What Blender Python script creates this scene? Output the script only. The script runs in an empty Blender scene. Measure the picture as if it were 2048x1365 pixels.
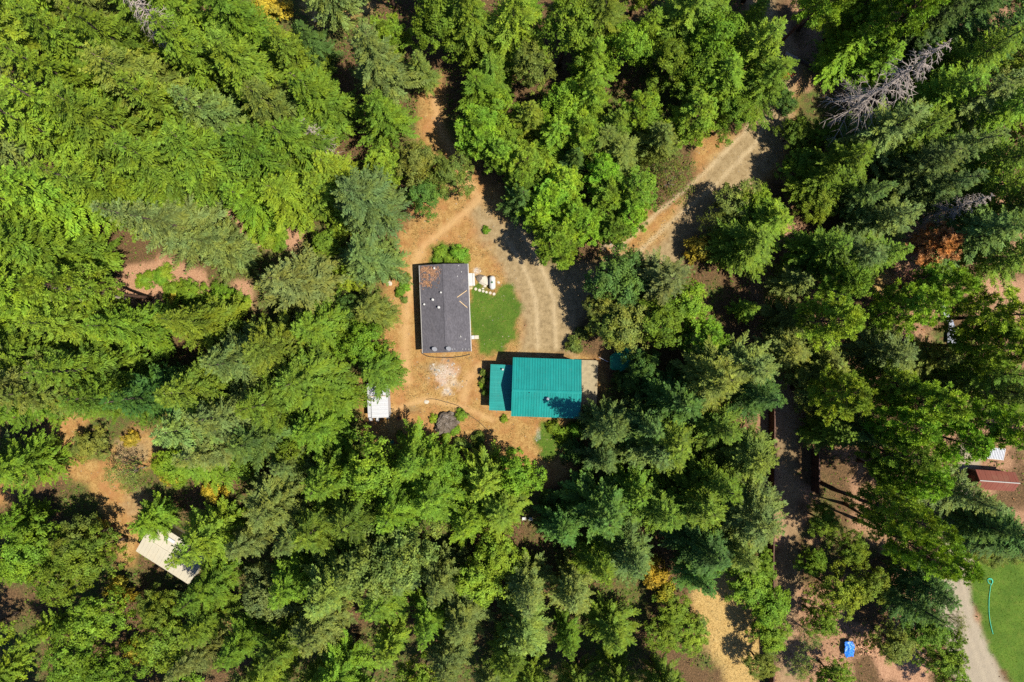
import bpy, math, random
import numpy as np
from mathutils import Vector, Matrix

# ------------------------------------------------------------------ camera, sky, sun, exposure
SC = bpy.context.scene
COL = SC.collection
ALT = 117.0                                   # drone height above the yard, metres

cam_d = bpy.data.cameras.new('camera')
cam_d.sensor_width = 36.0
cam_d.lens = 24.0
cam_d.clip_start = 0.5
cam_d.clip_end = 6000.0
cam = bpy.data.objects.new('camera', cam_d)
COL.objects.link(cam)
cam.location = (0.0, 0.0, ALT)
cam.rotation_euler = (0.0, 0.0, 0.0)          # straight down
SC.camera = cam

SUN_EL = math.radians(62.0)
SUN_AZ = math.radians(-20.0)                  # direction towards the sun, counter-clockwise from +X
sun_dir = Vector((math.cos(SUN_EL) * math.cos(SUN_AZ), math.cos(SUN_EL) * math.sin(SUN_AZ), math.sin(SUN_EL)))

world = bpy.data.worlds.new('World')
SC.world = world
world.use_nodes = True
wn = world.node_tree
wn.nodes.clear()
sky = wn.nodes.new('ShaderNodeTexSky')
sky.sky_type = 'NISHITA'
sky.sun_disc = False
sky.sun_elevation = SUN_EL
sky.sun_rotation = math.atan2(sun_dir.x, sun_dir.y)
bgn = wn.nodes.new('ShaderNodeBackground')
bgn.inputs['Strength'].default_value = 0.06
wout = wn.nodes.new('ShaderNodeOutputWorld')
tint = wn.nodes.new('ShaderNodeMix')            # a clear deep blue summer sky
tint.data_type = 'RGBA'; tint.blend_type = 'MULTIPLY'; tint.inputs[0].default_value = 1.0
tint.inputs[7].default_value = (0.78, 0.96, 1.30, 1.0)
wn.links.new(sky.outputs['Color'], tint.inputs[6])
wn.links.new(tint.outputs[2], bgn.inputs['Color'])
wn.links.new(bgn.outputs['Background'], wout.inputs['Surface'])

sun_d = bpy.data.lights.new('sun', 'SUN')
sun_d.energy = 5.0
sun_d.angle = math.radians(0.5)
sun_d.color = (1.0, 0.93, 0.79)
sun = bpy.data.objects.new('sun', sun_d)
COL.objects.link(sun)
sun.location = sun_dir * 200
sun.rotation_euler = sun_dir.to_track_quat('Z', 'Y').to_euler()

SC.view_settings.view_transform = 'Standard'
SC.view_settings.look = 'None'
SC.view_settings.gamma = 1.0
SC.view_settings.use_curve_mapping = False
SC.view_settings.exposure = 0.86
SC.render.engine = 'CYCLES'
SC.cycles.max_bounces = 5
SC.cycles.diffuse_bounces = 2
SC.cycles.glossy_bounces = 1
SC.cycles.transmission_bounces = 3
SC.cycles.transparent_max_bounces = 4
SC.cycles.use_denoising = False

RNG = np.random.default_rng(11)
random.seed(11)

# ------------------------------------------------------------------ helpers
K = 0.75 / 1024.0
def at(px, py, z=0.0):
    """photo pixel (2048 wide) at height z -> world point (used as a survey of the place)"""
    s = K * (ALT - z)
    return Vector(((px - 1024.0) * s, (682.5 - py) * s, z))

def tag(o, label=None, cat=None, group=None, kind=None):
    if label: o['label'] = label
    if cat: o['category'] = cat
    if group: o['group'] = group
    if kind: o['kind'] = kind
    return o

def empty(name, loc=(0, 0, 0), rz=0.0):
    o = bpy.data.objects.new(name, None)
    o.empty_display_size = 0.3
    COL.objects.link(o)
    o.location = loc
    o.rotation_euler = (0, 0, rz)
    return o

def link(name, mesh, parent=None, mat=None):
    o = bpy.data.objects.new(name, mesh)
    COL.objects.link(o)
    if mat is not None and not mesh.materials:
        mesh.materials.append(mat)
    if parent is not None:
        o.parent = parent
    return o

def np_mesh(name, V, F, mat=None, rnd=None, smooth=False, pattr=None):
    V = np.asarray(V, dtype=np.float32)
    F = np.asarray(F, dtype=np.int32)
    m = bpy.data.meshes.new(name)
    n, k = F.shape
    m.vertices.add(len(V)); m.vertices.foreach_set('co', V.ravel())
    m.loops.add(n * k); m.loops.foreach_set('vertex_index', F.ravel())
    m.polygons.add(n)
    m.polygons.foreach_set('loop_start', np.arange(0, n * k, k, dtype=np.int32))
    m.polygons.foreach_set('loop_total', np.full(n, k, dtype=np.int32))
    if smooth:
        m.polygons.foreach_set('use_smooth', np.ones(n, dtype=bool))
    m.update(calc_edges=True)
    if rnd is not None:
        a = m.attributes.new('rnd', 'FLOAT', 'FACE')
        a.data.foreach_set('value', np.asarray(rnd, dtype=np.float32))
    if pattr:
        for kx, val in pattr.items():
            a = m.attributes.new(kx, 'FLOAT', 'POINT')
            a.data.foreach_set('value', np.asarray(val, dtype=np.float32))
    if mat is not None:
        m.materials.append(mat)
    return m

class MB:
    """collects simple solids, then links them as one mesh object"""
    def __init__(self):
        self.v = []; self.f = []
    def add(self, vs, fs):
        o = len(self.v)
        self.v += [tuple(p) for p in vs]
        self.f += [tuple(i + o for i in q) for q in fs]
        return self
    def box(self, c, s, rz=0.0, rx=0.0, ry=0.0, bev=0.0):
        hx, hy, hz = s[0] / 2, s[1] / 2, s[2] / 2
        R = Matrix.Rotation(rz, 3, 'Z') @ Matrix.Rotation(ry, 3, 'Y') @ Matrix.Rotation(rx, 3, 'X')
        c = Vector(c)
        b = min(bev, hx * .9, hy * .9, hz * .9)
        if b <= 0:
            vs = [c + R @ Vector((x, y, z)) for z in (-hz, hz) for y in (-hy, hy) for x in (-hx, hx)]
            fs = [(0, 2, 3, 1), (4, 5, 7, 6), (0, 1, 5, 4), (2, 6, 7, 3), (0, 4, 6, 2), (1, 3, 7, 5)]
        else:   # chamfered top edge
            vs = [c + R @ Vector((x, y, -hz)) for y in (-hy, hy) for x in (-hx, hx)]
            vs += [c + R @ Vector((x, y, hz - b)) for y in (-hy, hy) for x in (-hx, hx)]
            vs += [c + R @ Vector((x, y, hz)) for y in (-hy + b, hy - b) for x in (-hx + b, hx - b)]
            fs = [(0, 2, 3, 1), (8, 9, 11, 10)]
            for a in (0, 4):
                fs += [(a, a + 1, a + 5, a + 4), (a + 1, a + 3, a + 7, a + 5), (a + 3, a + 2, a + 6, a + 7), (a + 2, a, a + 4, a + 6)]
        return self.add(vs, fs)
    def tube(self, pts, radii, n=8, cap=True):
        pts = [Vector(p) for p in pts]
        if not hasattr(radii, '__len__'): radii = [radii] * len(pts)
        vs, fs = [], []
        for i, p in enumerate(pts):
            d = (pts[min(i + 1, len(pts) - 1)] - pts[max(i - 1, 0)])
            d = d.normalized() if d.length > 1e-9 else Vector((0, 0, 1))
            u = d.cross(Vector((0, 0, 1)))
            u = u.normalized() if u.length > 1e-3 else Vector((1, 0, 0))
            w = d.cross(u)
            for k in range(n):
                a = 2 * math.pi * k / n
                vs.append(p + (u * math.cos(a) + w * math.sin(a)) * radii[i])
        for i in range(len(pts) - 1):
            for k in range(n):
                a, b = i * n + k, i * n + (k + 1) % n
                fs.append((a, b, b + n, a + n))
        if cap:
            fs.append(tuple(range(n))[::-1]); fs.append(tuple(range((len(pts) - 1) * n, len(pts) * n)))
        return self.add(vs, fs)
    def lathe(self, prof, n=16, c=(0, 0, 0), sx=1.0, sy=1.0):
        vs, fs = [], []
        for r, z in prof:
            for k in range(n):
                a = 2 * math.pi * k / n
                vs.append((c[0] + r * sx * math.cos(a), c[1] + r * sy * math.sin(a), c[2] + z))
        for i in range(len(prof) - 1):
            for k in range(n):
                a, b = i * n + k, i * n + (k + 1) % n
                fs.append((a, b, b + n, a + n))
        fs.append(tuple(range(n))[::-1]); fs.append(tuple(range((len(prof) - 1) * n, len(prof) * n)))
        return self.add(vs, fs)
    def mesh(self, name, mat=None, smooth=False):
        m = bpy.data.meshes.new(name)
        m.from_pydata(self.v, [], self.f)
        if smooth:
            for p in m.polygons: p.use_smooth = True
        if mat is not None: m.materials.append(mat)
        m.update()
        return m
    def build(self, name, mat=None, parent=None, smooth=False):
        return link(name, self.mesh(name, mat, smooth), parent)

# value noise on numpy arrays
_LAT = np.random.default_rng(5).random((256, 256))
def vnoise(x, y):
    xi = np.floor(x).astype(int); yi = np.floor(y).astype(int)
    fx = x - xi; fy = y - yi
    fx = fx * fx * (3 - 2 * fx); fy = fy * fy * (3 - 2 * fy)
    g = lambda a, b: _LAT[a & 255, b & 255]
    return (g(xi, yi) * (1 - fx) + g(xi + 1, yi) * fx) * (1 - fy) + (g(xi, yi + 1) * (1 - fx) + g(xi + 1, yi + 1) * fx) * fy
def fbm(x, y, o=4):
    s = 0; a = .5; t = 0
    for i in range(o):
        s = s + a * vnoise(x * 2 ** i + 17.3 * i, y * 2 ** i + 5.1 * i); t += a; a *= .55
    return s / t

# ------------------------------------------------------------------ materials
MATS = {}
def new_mat(name):
    m = bpy.data.materials.new(name); m.use_nodes = True
    m.node_tree.nodes.clear()
    MATS[name] = m
    return m, m.node_tree
def N(t, typ, **kw):
    n = t.nodes.new(typ)
    for k, v in kw.items(): setattr(n, k, v)
    return n
def mixcol(t, fac, a, b, blend='MIX'):
    n = N(t, 'ShaderNodeMix', data_type='RGBA', blend_type=blend)
    for sock, v in ((n.inputs[0], fac), (n.inputs[6], a), (n.inputs[7], b)):
        if isinstance(v, (int, float)): sock.default_value = v
        elif isinstance(v, tuple): sock.default_value = (*v, 1.0) if len(v) == 3 else v
        else: t.links.new(v, sock)
    return n.outputs[2]
def mth(t, op, a, b=None, clamp=False):
    n = N(t, 'ShaderNodeMath', operation=op, use_clamp=clamp)
    for i, v in enumerate((a, b)):
        if v is None: continue
        if isinstance(v, (int, float)): n.inputs[i].default_value = v
        else: t.links.new(v, n.inputs[i])
    return n.outputs[0]
def noise(t, scale, detail=4.0, rough=.55, coord=None, dist=0.0):
    n = N(t, 'ShaderNodeTexNoise')
    n.inputs['Scale'].default_value = scale; n.inputs['Detail'].default_value = detail
    n.inputs['Roughness'].default_value = rough; n.inputs['Distortion'].default_value = dist
    if coord is not None: t.links.new(coord, n.inputs['Vector'])
    return n.outputs['Fac']
def ramp(t, fac, stops):
    n = N(t, 'ShaderNodeValToRGB')
    e = n.color_ramp.elements
    while len(e) < len(stops): e.new(0.5)
    for el, (p, c) in zip(e, stops):
        el.position = p; el.color = (*c, 1.0) if len(c) == 3 else c
    t.links.new(fac, n.inputs[0])
    return n.outputs[0]
def mrange(t, v, a, b, c=0.0, d=1.0):
    n = N(t, 'ShaderNodeMapRange')
    n.inputs[1].default_value = a; n.inputs[2].default_value = b; n.inputs[3].default_value = c; n.inputs[4].default_value = d
    t.links.new(v, n.inputs[0]); return n.outputs[0]
def finish(t, col, rough=.8, metal=0.0, spec=.3, bump=None, bstr=.4, bdist=.05):
    p = N(t, 'ShaderNodeBsdfPrincipled'); o = N(t, 'ShaderNodeOutputMaterial')
    if isinstance(col, tuple): p.inputs['Base Color'].default_value = (*col, 1.0)
    else: t.links.new(col, p.inputs['Base Color'])
    if isinstance(rough, (int, float)): p.inputs['Roughness'].default_value = rough
    else: t.links.new(rough, p.inputs['Roughness'])
    p.inputs['Metallic'].default_value = metal
    p.inputs['Specular IOR Level'].default_value = spec
    if bump is not None:
        b = N(t, 'ShaderNodeBump'); b.inputs['Strength'].default_value = bstr; b.inputs['Distance'].default_value = bdist
        t.links.new(bump, b.inputs['Height']); t.links.new(b.outputs[0], p.inputs['Normal'])
    t.links.new(p.outputs[0], o.inputs[0])
    return p
def geo_pos(t): return N(t, 'ShaderNodeNewGeometry').outputs['Position']
def obj_co(t): return N(t, 'ShaderNodeTexCoord').outputs['Object']

def plain(name, col, rough=.7, metal=0.0, var=.18, scale=3.0, spec=.3, fine=30.0, bump=.2, dirt=None, dirt_amt=.35):
    """painted or natural surface with uneven tone, grain and a little dirt"""
    m, t = new_mat(name)
    co = geo_pos(t)
    n1 = noise(t, scale, 5, .6, co); n2 = noise(t, fine, 3, .6, co)
    f = mth(t, 'ADD', mth(t, 'MULTIPLY', n1, .6), mth(t, 'MULTIPLY', n2, .4))
    f = mrange(t, f, .3, .7, 1 - var, 1 + var)
    c = N(t, 'ShaderNodeVectorMath', operation='SCALE'); c.inputs[0].default_value = col
    t.links.new(f, c.inputs['Scale'])
    cc = c.outputs[0]
    if dirt:
        d = mrange(t, noise(t, scale * .7, 6, .65, co), .52, .72, 0, dirt_amt)
        cc = mixcol(t, d, cc, dirt)
    finish(t, cc, rough, metal, spec, bump=n2, bstr=bump, bdist=.02)
    return m

M_white = plain('white_paint', (.40, .40, .39), .5, dirt=(.35, .3, .22), dirt_amt=.25, var=.06)
M_whitemetal = plain('white_metal', (.38, .39, .42), .45, dirt=(.45, .42, .36), dirt_amt=.25, var=.05)
M_wood = plain('weathered_wood', (.27, .225, .14), .85, var=.35, scale=1.3, fine=14)
M_paleboard = plain('pale_board', (.5, .36, .2), .8, var=.3)
M_darkwood = plain('dark_stained_wood', (.075, .036, .024), .75, var=.35, scale=1.5)
M_bark = plain('bark', (.075, .052, .04), .95, var=.5, scale=1.2, fine=9, bump=.8)
M_pinebark = plain('pine_bark', (.085, .045, .03), .95, var=.5, scale=1.0, fine=8, bump=.8)
M_greybark = plain('grey_dead_wood', (.27, .225, .195), .9, var=.35, scale=.8, fine=6)
M_black = plain('black_rubber', (.02, .02, .02), .6, var=.2)
M_stone = plain('pale_stone', (.38, .34, .28), .9, var=.3, scale=1.2, fine=8, bump=.6)
M_rust = plain('rusty_steel', (.28, .10, .045), .8, var=.4, scale=4)
M_silver = plain('galvanised_steel', (.5, .5, .52), .4, .6, var=.15)
M_siding = plain('grey_siding', (.30, .29, .27), .8, var=.12)
M_tan = plain('cream_metal_roof', (.36, .33, .26), .55, var=.07, scale=.5, dirt=(.4, .33, .22), dirt_amt=.3)
M_red = plain('red_metal_roof', (.17, .055, .036), .5, var=.12, scale=.7, dirt=(.2, .12, .07), dirt_amt=.35)
M_bluetarp = plain('blue_tarp', (.012, .14, .55), .45, var=.35, scale=2.5, spec=.5)
M_silvertarp = plain('silver_tarp', (.22, .24, .29), .4, var=.3, scale=2.0, spec=.5)
M_greentarp = plain('green_tarp', (.006, .17, .09), .55, var=.25, scale=1.5)
M_hose = plain('green_hose', (.03, .42, .28), .5, var=.1)
M_concrete = plain('concrete', (.42, .39, .34), .9, var=.2)
M_glass = plain('window_glass', (.03, .04, .05), .12, var=.05, spec=.6)
M_split = plain('split_firewood', (.42, .24, .14), .85, var=.5, scale=3, fine=14)

def mat_roof_teal():
    m, t = new_mat('teal_metal_roof')
    co = geo_pos(t); oi = N(t, 'ShaderNodeObjectInfo')
    n1 = noise(t, .6, 4, .6, co); n2 = noise(t, 6, 4, .6, co)
    f = mth(t, 'ADD', mrange(t, n1, .3, .7, -.10, .10), mrange(t, n2, .3, .7, -.06, .06))
    f = mth(t, 'ADD', f, mrange(t, oi.outputs['Random'], 0, 1, .97, 1.03))
    c = N(t, 'ShaderNodeVectorMath', operation='SCALE'); c.inputs[0].default_value = (.003, .175, .16)
    t.links.new(f, c.inputs['Scale'])
    d = mrange(t, noise(t, 1.4, 6, .7, co), .6, .78, 0, .22)
    cc = mixcol(t, d, c.outputs[0], (.16, .16, .10))
    mp = N(t, 'ShaderNodeMapping'); mp.inputs['Scale'].default_value = (3.2, .22, .22); t.links.new(co, mp.inputs['Vector'])
    cc = mixcol(t, mrange(t, noise(t, 1.0, 5, .7, mp.outputs[0]), .5, .72, 0, .35), cc, (.03, .235, .21))
    finish(t, cc, .48, .0, .35, bump=n2, bstr=.12, bdist=.03)
    return m
M_teal = mat_roof_teal()

def mat_shingle():
    m, t = new_mat('grey_shingles')
    co = obj_co(t)
    n1 = noise(t, .35, 4, .6, co); n2 = noise(t, 5, 3, .7, co)
    wv = N(t, 'ShaderNodeTexBrick'); t.links.new(co, wv.inputs['Vector'])
    wv.inputs['Scale'].default_value = 1.0; wv.inputs['Brick Width'].default_value = .32; wv.inputs['Row Height'].default_value = .15
    wv.inputs['Mortar Size'].default_value = .008; wv.inputs['Bias'].default_value = 0
    wv.inputs['Color1'].default_value = (.060, .057, .066, 1); wv.inputs['Color2'].default_value = (.088, .084, .096, 1)
    wv.inputs['Mortar'].default_value = (.07, .065, .075, 1)
    f = mth(t, 'ADD', mrange(t, n1, .3, .7, .88, 1.12), mrange(t, n2, .3, .7, -.16, .16))
    c = N(t, 'ShaderNodeVectorMath', operation='SCALE'); t.links.new(wv.outputs['Color'], c.inputs[0]); t.links.new(f, c.inputs['Scale'])
    d = mrange(t, noise(t, .8, 6, .75, co), .58, .8, 0, .3)
    cc = mixcol(t, d, c.outputs[0], (.17, .14, .11))
    finish(t, cc, .9, 0, .25, bump=n2, bstr=.4, bdist=.02)
    return m
M_shingle = mat_shingle()

def mat_foliage(name, trans=.38, spread=.62):
    m, t = new_mat(name)
    oi = N(t, 'ShaderNodeObjectInfo')
    at_ = N(t, 'ShaderNodeAttribute', attribute_name='rnd')
    r = at_.outputs['Fac']
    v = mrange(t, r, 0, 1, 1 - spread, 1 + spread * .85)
    c = N(t, 'ShaderNodeVectorMath', operation='SCALE'); t.links.new(oi.outputs['Color'], c.inputs[0]); t.links.new(v, c.inputs['Scale'])
    # some sprays a little yellower, some bluer; clump-sized drift in world space
    n = noise(t, .38, 3, .6, geo_pos(t))
    warm = mixcol(t, mrange(t, n, .38, .66, 0, .85), (.88, 1.0, 1.25), (1.2, 1.06, .7))
    cc = mixcol(t, 1.0, c.outputs[0], warm, 'MULTIPLY')
    p = N(t, 'ShaderNodeBsdfPrincipled'); t.links.new(cc, p.inputs['Base Color'])
    p.inputs['Roughness'].default_value = .55; p.inputs['Specular IOR Level'].default_value = .10
    tr = N(t, 'ShaderNodeBsdfTranslucent')
    tcol = mixcol(t, 1.0, cc, (1.15, 1.1, .5), 'MULTIPLY')
    t.links.new(tcol, tr.inputs['Color'])
    mx = N(t, 'ShaderNodeMixShader'); mx.inputs[0].default_value = trans
    o = N(t, 'ShaderNodeOutputMaterial')
    t.links.new(p.outputs[0], mx.inputs[1]); t.links.new(tr.outputs[0], mx.inputs[2]); t.links.new(mx.outputs[0], o.inputs[0])
    return m
M_leaf = mat_foliage('foliage', .30)
M_dry = mat_foliage('dry_leaves', .25, .55)

# ------------------------------------------------------------------ ground: one sheet, its zones surveyed as polygons
def gp(pts): return np.array([[at(x, y).x, at(x, y).y] for x, y in pts])
Z = {
 'dirt_yard': [gp([(880,150),(898,280),(955,345),(1000,380),(1015,440),(1010,520),(1040,560),(1062,700),(1205,716),(1205,850),(1130,960),(1085,975),(950,935),(850,895),(735,880),(715,800),(760,650),(775,540),(820,430),(850,320),(832,235),(845,170)]), gp([(1395,285),(1480,262),(1545,160),(1610,150),(1560,350),(1480,400),(1400,450),(1290,530),(1200,520),(1215,480),(1300,430),(1395,385)])],
 'gravel_driveway': [gp([(955,380),(1012,440),(1048,448),(1075,490),(1105,530),(1200,520),(1290,500),(1345,440),(1400,350),(1470,270),(1525,190),(1535,120),(1490,20),(1480,-120),(1560,-120),(1560,20),(1600,130),(1590,230),(1555,340),(1490,400),(1420,460),(1345,545),(1250,580),(1185,600),(1165,650),(1150,712),(1038,705),(1040,645),(1034,595),(1012,560),(990,520),(955,470),(930,420)])],
 'shaded_track': [gp([(1554,790),(1600,790),(1598,1100),(1592,1480),(1552,1480)])],
 'gravel_road': [gp([(1870,1150),(1940,1150),(1954,1230),(1990,1310),(2020,1365),(2070,1480),(1955,1480),(1905,1330),(1880,1230)]), gp([(1870,1160),(1890,1040),(1905,960),(1925,880),(1965,880),(1950,960),(1945,1050),(1945,1160)])],
 'dirt_track': [gp([(80,880),(118,815),(178,835),(155,905),(200,925),(268,858),(325,866),(315,930),(238,950),(262,985),(325,1000),(325,1040),(290,1065),(270,1130),(235,1130),(210,1040),(180,972),(105,955),(45,975),(0,1015),(-120,1040),(-120,985),(20,965)])],
 'lawn': [gp([(938,574),(958,562),(985,578),(1005,566),(1022,580),(1034,610),(1037,650),(1031,690),(1006,703),(985,710),(960,702),(944,690)]), gp([(1080,842),(1110,836),(1150,845),(1140,880),(1112,920),(1085,908),(1076,880)]), gp([(860,494),(900,486),(932,498),(937,536),(860,536)])],
 'roadside_lawn': [gp([(1938,1135),(1990,1110),(2140,1080),(2300,1100),(2300,1600),(2090,1500),(2040,1400),(2000,1340),(1968,1270),(1948,1210)])],
 'dry_grass_patch': [gp([(1385,1195),(1415,1150),(1440,1110),(1465,1160),(1500,1205),(1505,1260),(1520,1300),(1530,1420),(1455,1420),(1440,1330),(1400,1270)]), gp([(1735,560),(1765,548),(1825,555),(1822,592),(1760,592)]), gp([(640,-60),(735,-60),(738,20),(690,45),(630,48),(610,10)])],
 'bare_clearing': [gp([(250,530),(330,506),(410,550),(420,602),(300,615),(215,598)]), gp([(455,425),(480,425),(500,475),(560,455),(600,470),(590,492),(500,500)]), gp([(466,555),(498,565),(512,620),(470,620)]), gp([(1960,560),(2080,560),(2080,625),(1985,620)]), gp([(1600,660),(1690,660),(1690,715),(1610,715)]), gp([(1740,1290),(1830,1290),(1870,1340),(1840,1390),(1760,1360)])],
}
ZN = list(Z)
def sdist(P, poly):
    """signed distance, positive inside"""
    d = np.full(len(P), 1e9); inside = np.zeros(len(P), bool)
    a = poly; b = np.roll(poly, -1, 0)
    for (ax, ay), (bx, by) in zip(a, b):
        ex, ey = bx - ax, by - ay
        wx, wy = P[:, 0] - ax, P[:, 1] - ay
        h = np.clip((wx * ex + wy * ey) / (ex * ex + ey * ey + 1e-12), 0, 1)
        d = np.minimum(d, (wx - ex * h) ** 2 + (wy - ey * h) ** 2)
        c = (ay > P[:, 1]) != (by > P[:, 1])
        with np.errstate(divide='ignore', invalid='ignore'):
            inside ^= c & (P[:, 0] < (bx - ax) * (P[:, 1] - ay) / (by - ay + 1e-12) + ax)
    return np.where(inside, 1, -1) * np.sqrt(d)
def zone_sd(P):
    wob = (fbm(P[:, 0] * .35 + 40, P[:, 1] * .35 + 9, 5) - .5) * 3.2
    return np.stack([np.maximum.reduce([sdist(P, q) for q in Z[z]]) for z in ZN], 1) + wob[:, None]
def sm(x, a, b):
    t = np.clip((x - a) / (b - a), 0, 1); return t * t * (3 - 2 * t)
def blob(P, px, py, rx, ry, jag=.6):
    c = at(px, py); s = K * ALT
    d = np.hypot((P[:, 0] - c.x) / (rx * s), (P[:, 1] - c.y) / (ry * s))
    return 1 - d + (fbm(P[:, 0] * 1.1 + 3, P[:, 1] * 1.1 + 8, 4) - .5) * 2 * jag
def line_mask(P, pts, w):
    q = gp(pts); d = np.full(len(P), 1e9)
    for a, b in zip(q[:-1], q[1:]):
        e = b - a; h = np.clip(((P - a) @ e) / (e @ e), 0, 1)
        d = np.minimum(d, np.hypot(*(P - a - h[:, None] * e).T))
    return 1 - d / w + (fbm(P[:, 0] * 1.3, P[:, 1] * 1.3, 3) - .5) * .8

STEP = 0.36
gx = np.arange(-104, 104.01, STEP); gy = np.arange(-74, 74.01, STEP)
NX, NY = len(gx), len(gy)
XX, YY = np.meshgrid(gx, gy)
GP = np.stack([XX.ravel(), YY.ravel()], 1)
SD = zone_sd(GP)
iz = {z: i for i, z in enumerate(ZN)}
w_lawn = np.maximum(sm(SD[:, iz['lawn']] + (fbm(GP[:, 0] * 1.4 + 60, GP[:, 1] * 1.4, 4) - .5) * 1.6, -.5, .5), sm(SD[:, iz['roadside_lawn']], -.6, .6))
w_soil = np.maximum.reduce([sm(SD[:, iz['dirt_yard']], -1.6, 1.2), sm(SD[:, iz['dirt_track']], -1.2, 1.0), .0 * SD[:, 0]])
w_grav = np.maximum.reduce([sm(SD[:, iz['gravel_driveway']], -1.2, 1.6), sm(SD[:, iz['gravel_road']], -.6, .8), .55 * sm(SD[:, iz['shaded_track']], -1.2, .8), .75 * sm(blob(GP, 265, 900, 45, 40), -.1, .6), .55 * sm(blob(GP, 275, 1010, 40, 35), -.1, .6)])
w_dry = sm(SD[:, iz['dry_grass_patch']], -.9, .9)
w_bare = np.maximum(sm(SD[:, iz['bare_clearing']], -.8, .8), .75 * sm(GP[:, 0], 36, 46) * sm(fbm(GP[:, 0] * .16 + 31, GP[:, 1] * .16, 4), .42, .58))
w_ash = np.maximum.reduce([.8 * sm(blob(GP, 893, 752, 34, 38, .8), -.1, 1.1), .95 * sm(blob(GP, 893, 784, 17, 12, .6), -.1, 1.), .9 * sm(blob(GP, 953, 543, 10, 9, .5), .0, .7), .6 * sm(blob(GP, 1076, 872, 7, 22, .9), .1, .8), .45 * sm(blob(GP, 1230, 490, 28, 16, 1.), .0, .9)])
w_path = np.maximum.reduce([line_mask(GP, [(778, 822), (830, 806), (852, 799), (885, 806), (930, 815), (985, 840)], .75), line_mask(GP, [(960, 735), (935, 760), (928, 800)], 1.2), line_mask(GP, [(840, 505), (830, 530), (815, 610), (810, 700), (815, 760)], 1.3), line_mask(GP, [(868, 200), (880, 260), (930, 350), (960, 400), (900, 450), (845, 495)], 1.1)])
w_path = np.clip(w_path, 0, 1)
w_rut = np.clip(np.maximum.reduce([line_mask(GP, [(1010, 470), (1050, 540), (1072, 600), (1076, 700)], .55), line_mask(GP, [(1040, 460), (1085, 540), (1108, 600), (1112, 700)], .55), line_mask(GP, [(1260, 520), (1330, 455), (1420, 380), (1510, 290), (1560, 180)], .6), line_mask(GP, [(1240, 495), (1310, 430), (1400, 355), (1490, 265), (1540, 165)], .6), line_mask(GP, [(1905, 1160), (1925, 1240), (1960, 1330), (1990, 1420)], .45), line_mask(GP, [(1925, 1160), (1942, 1240), (1980, 1330), (2015, 1420)], .45)]), 0, 1)
w_bank = np.clip(np.maximum.reduce([blob(GP, 828, 819, 22, 10, .5), blob(GP, 880, 875, 30, 14, .9) * .6, blob(GP, 870, 735, 30, 16, 1.1) * .6, blob(GP, 955, 745, 12, 20, 1.0) * .6]), 0, 1)
w_green = sm(fbm(GP[:, 0] * .11 + 3, GP[:, 1] * .11, 4) - .12 * sm(GP[:, 0], 20, 60) + .06 * sm(-GP[:, 0], 10, 50), .44, .62)
hz = (fbm(GP[:, 0] * .25, GP[:, 1] * .25, 5) - .5) * .22 + (fbm(GP[:, 0] * 1.6, GP[:, 1] * 1.6, 3) - .5) * .10 * (1 - w_grav * .6)
hz = hz - .05 + w_bank * .25
def height_at(x, y):
    i = min(max(int(round((x - gx[0]) / STEP)), 0), NX - 1); j = min(max(int(round((y - gy[0]) / STEP)), 0), NY - 1)
    return float(hz[j * NX + i])

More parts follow.
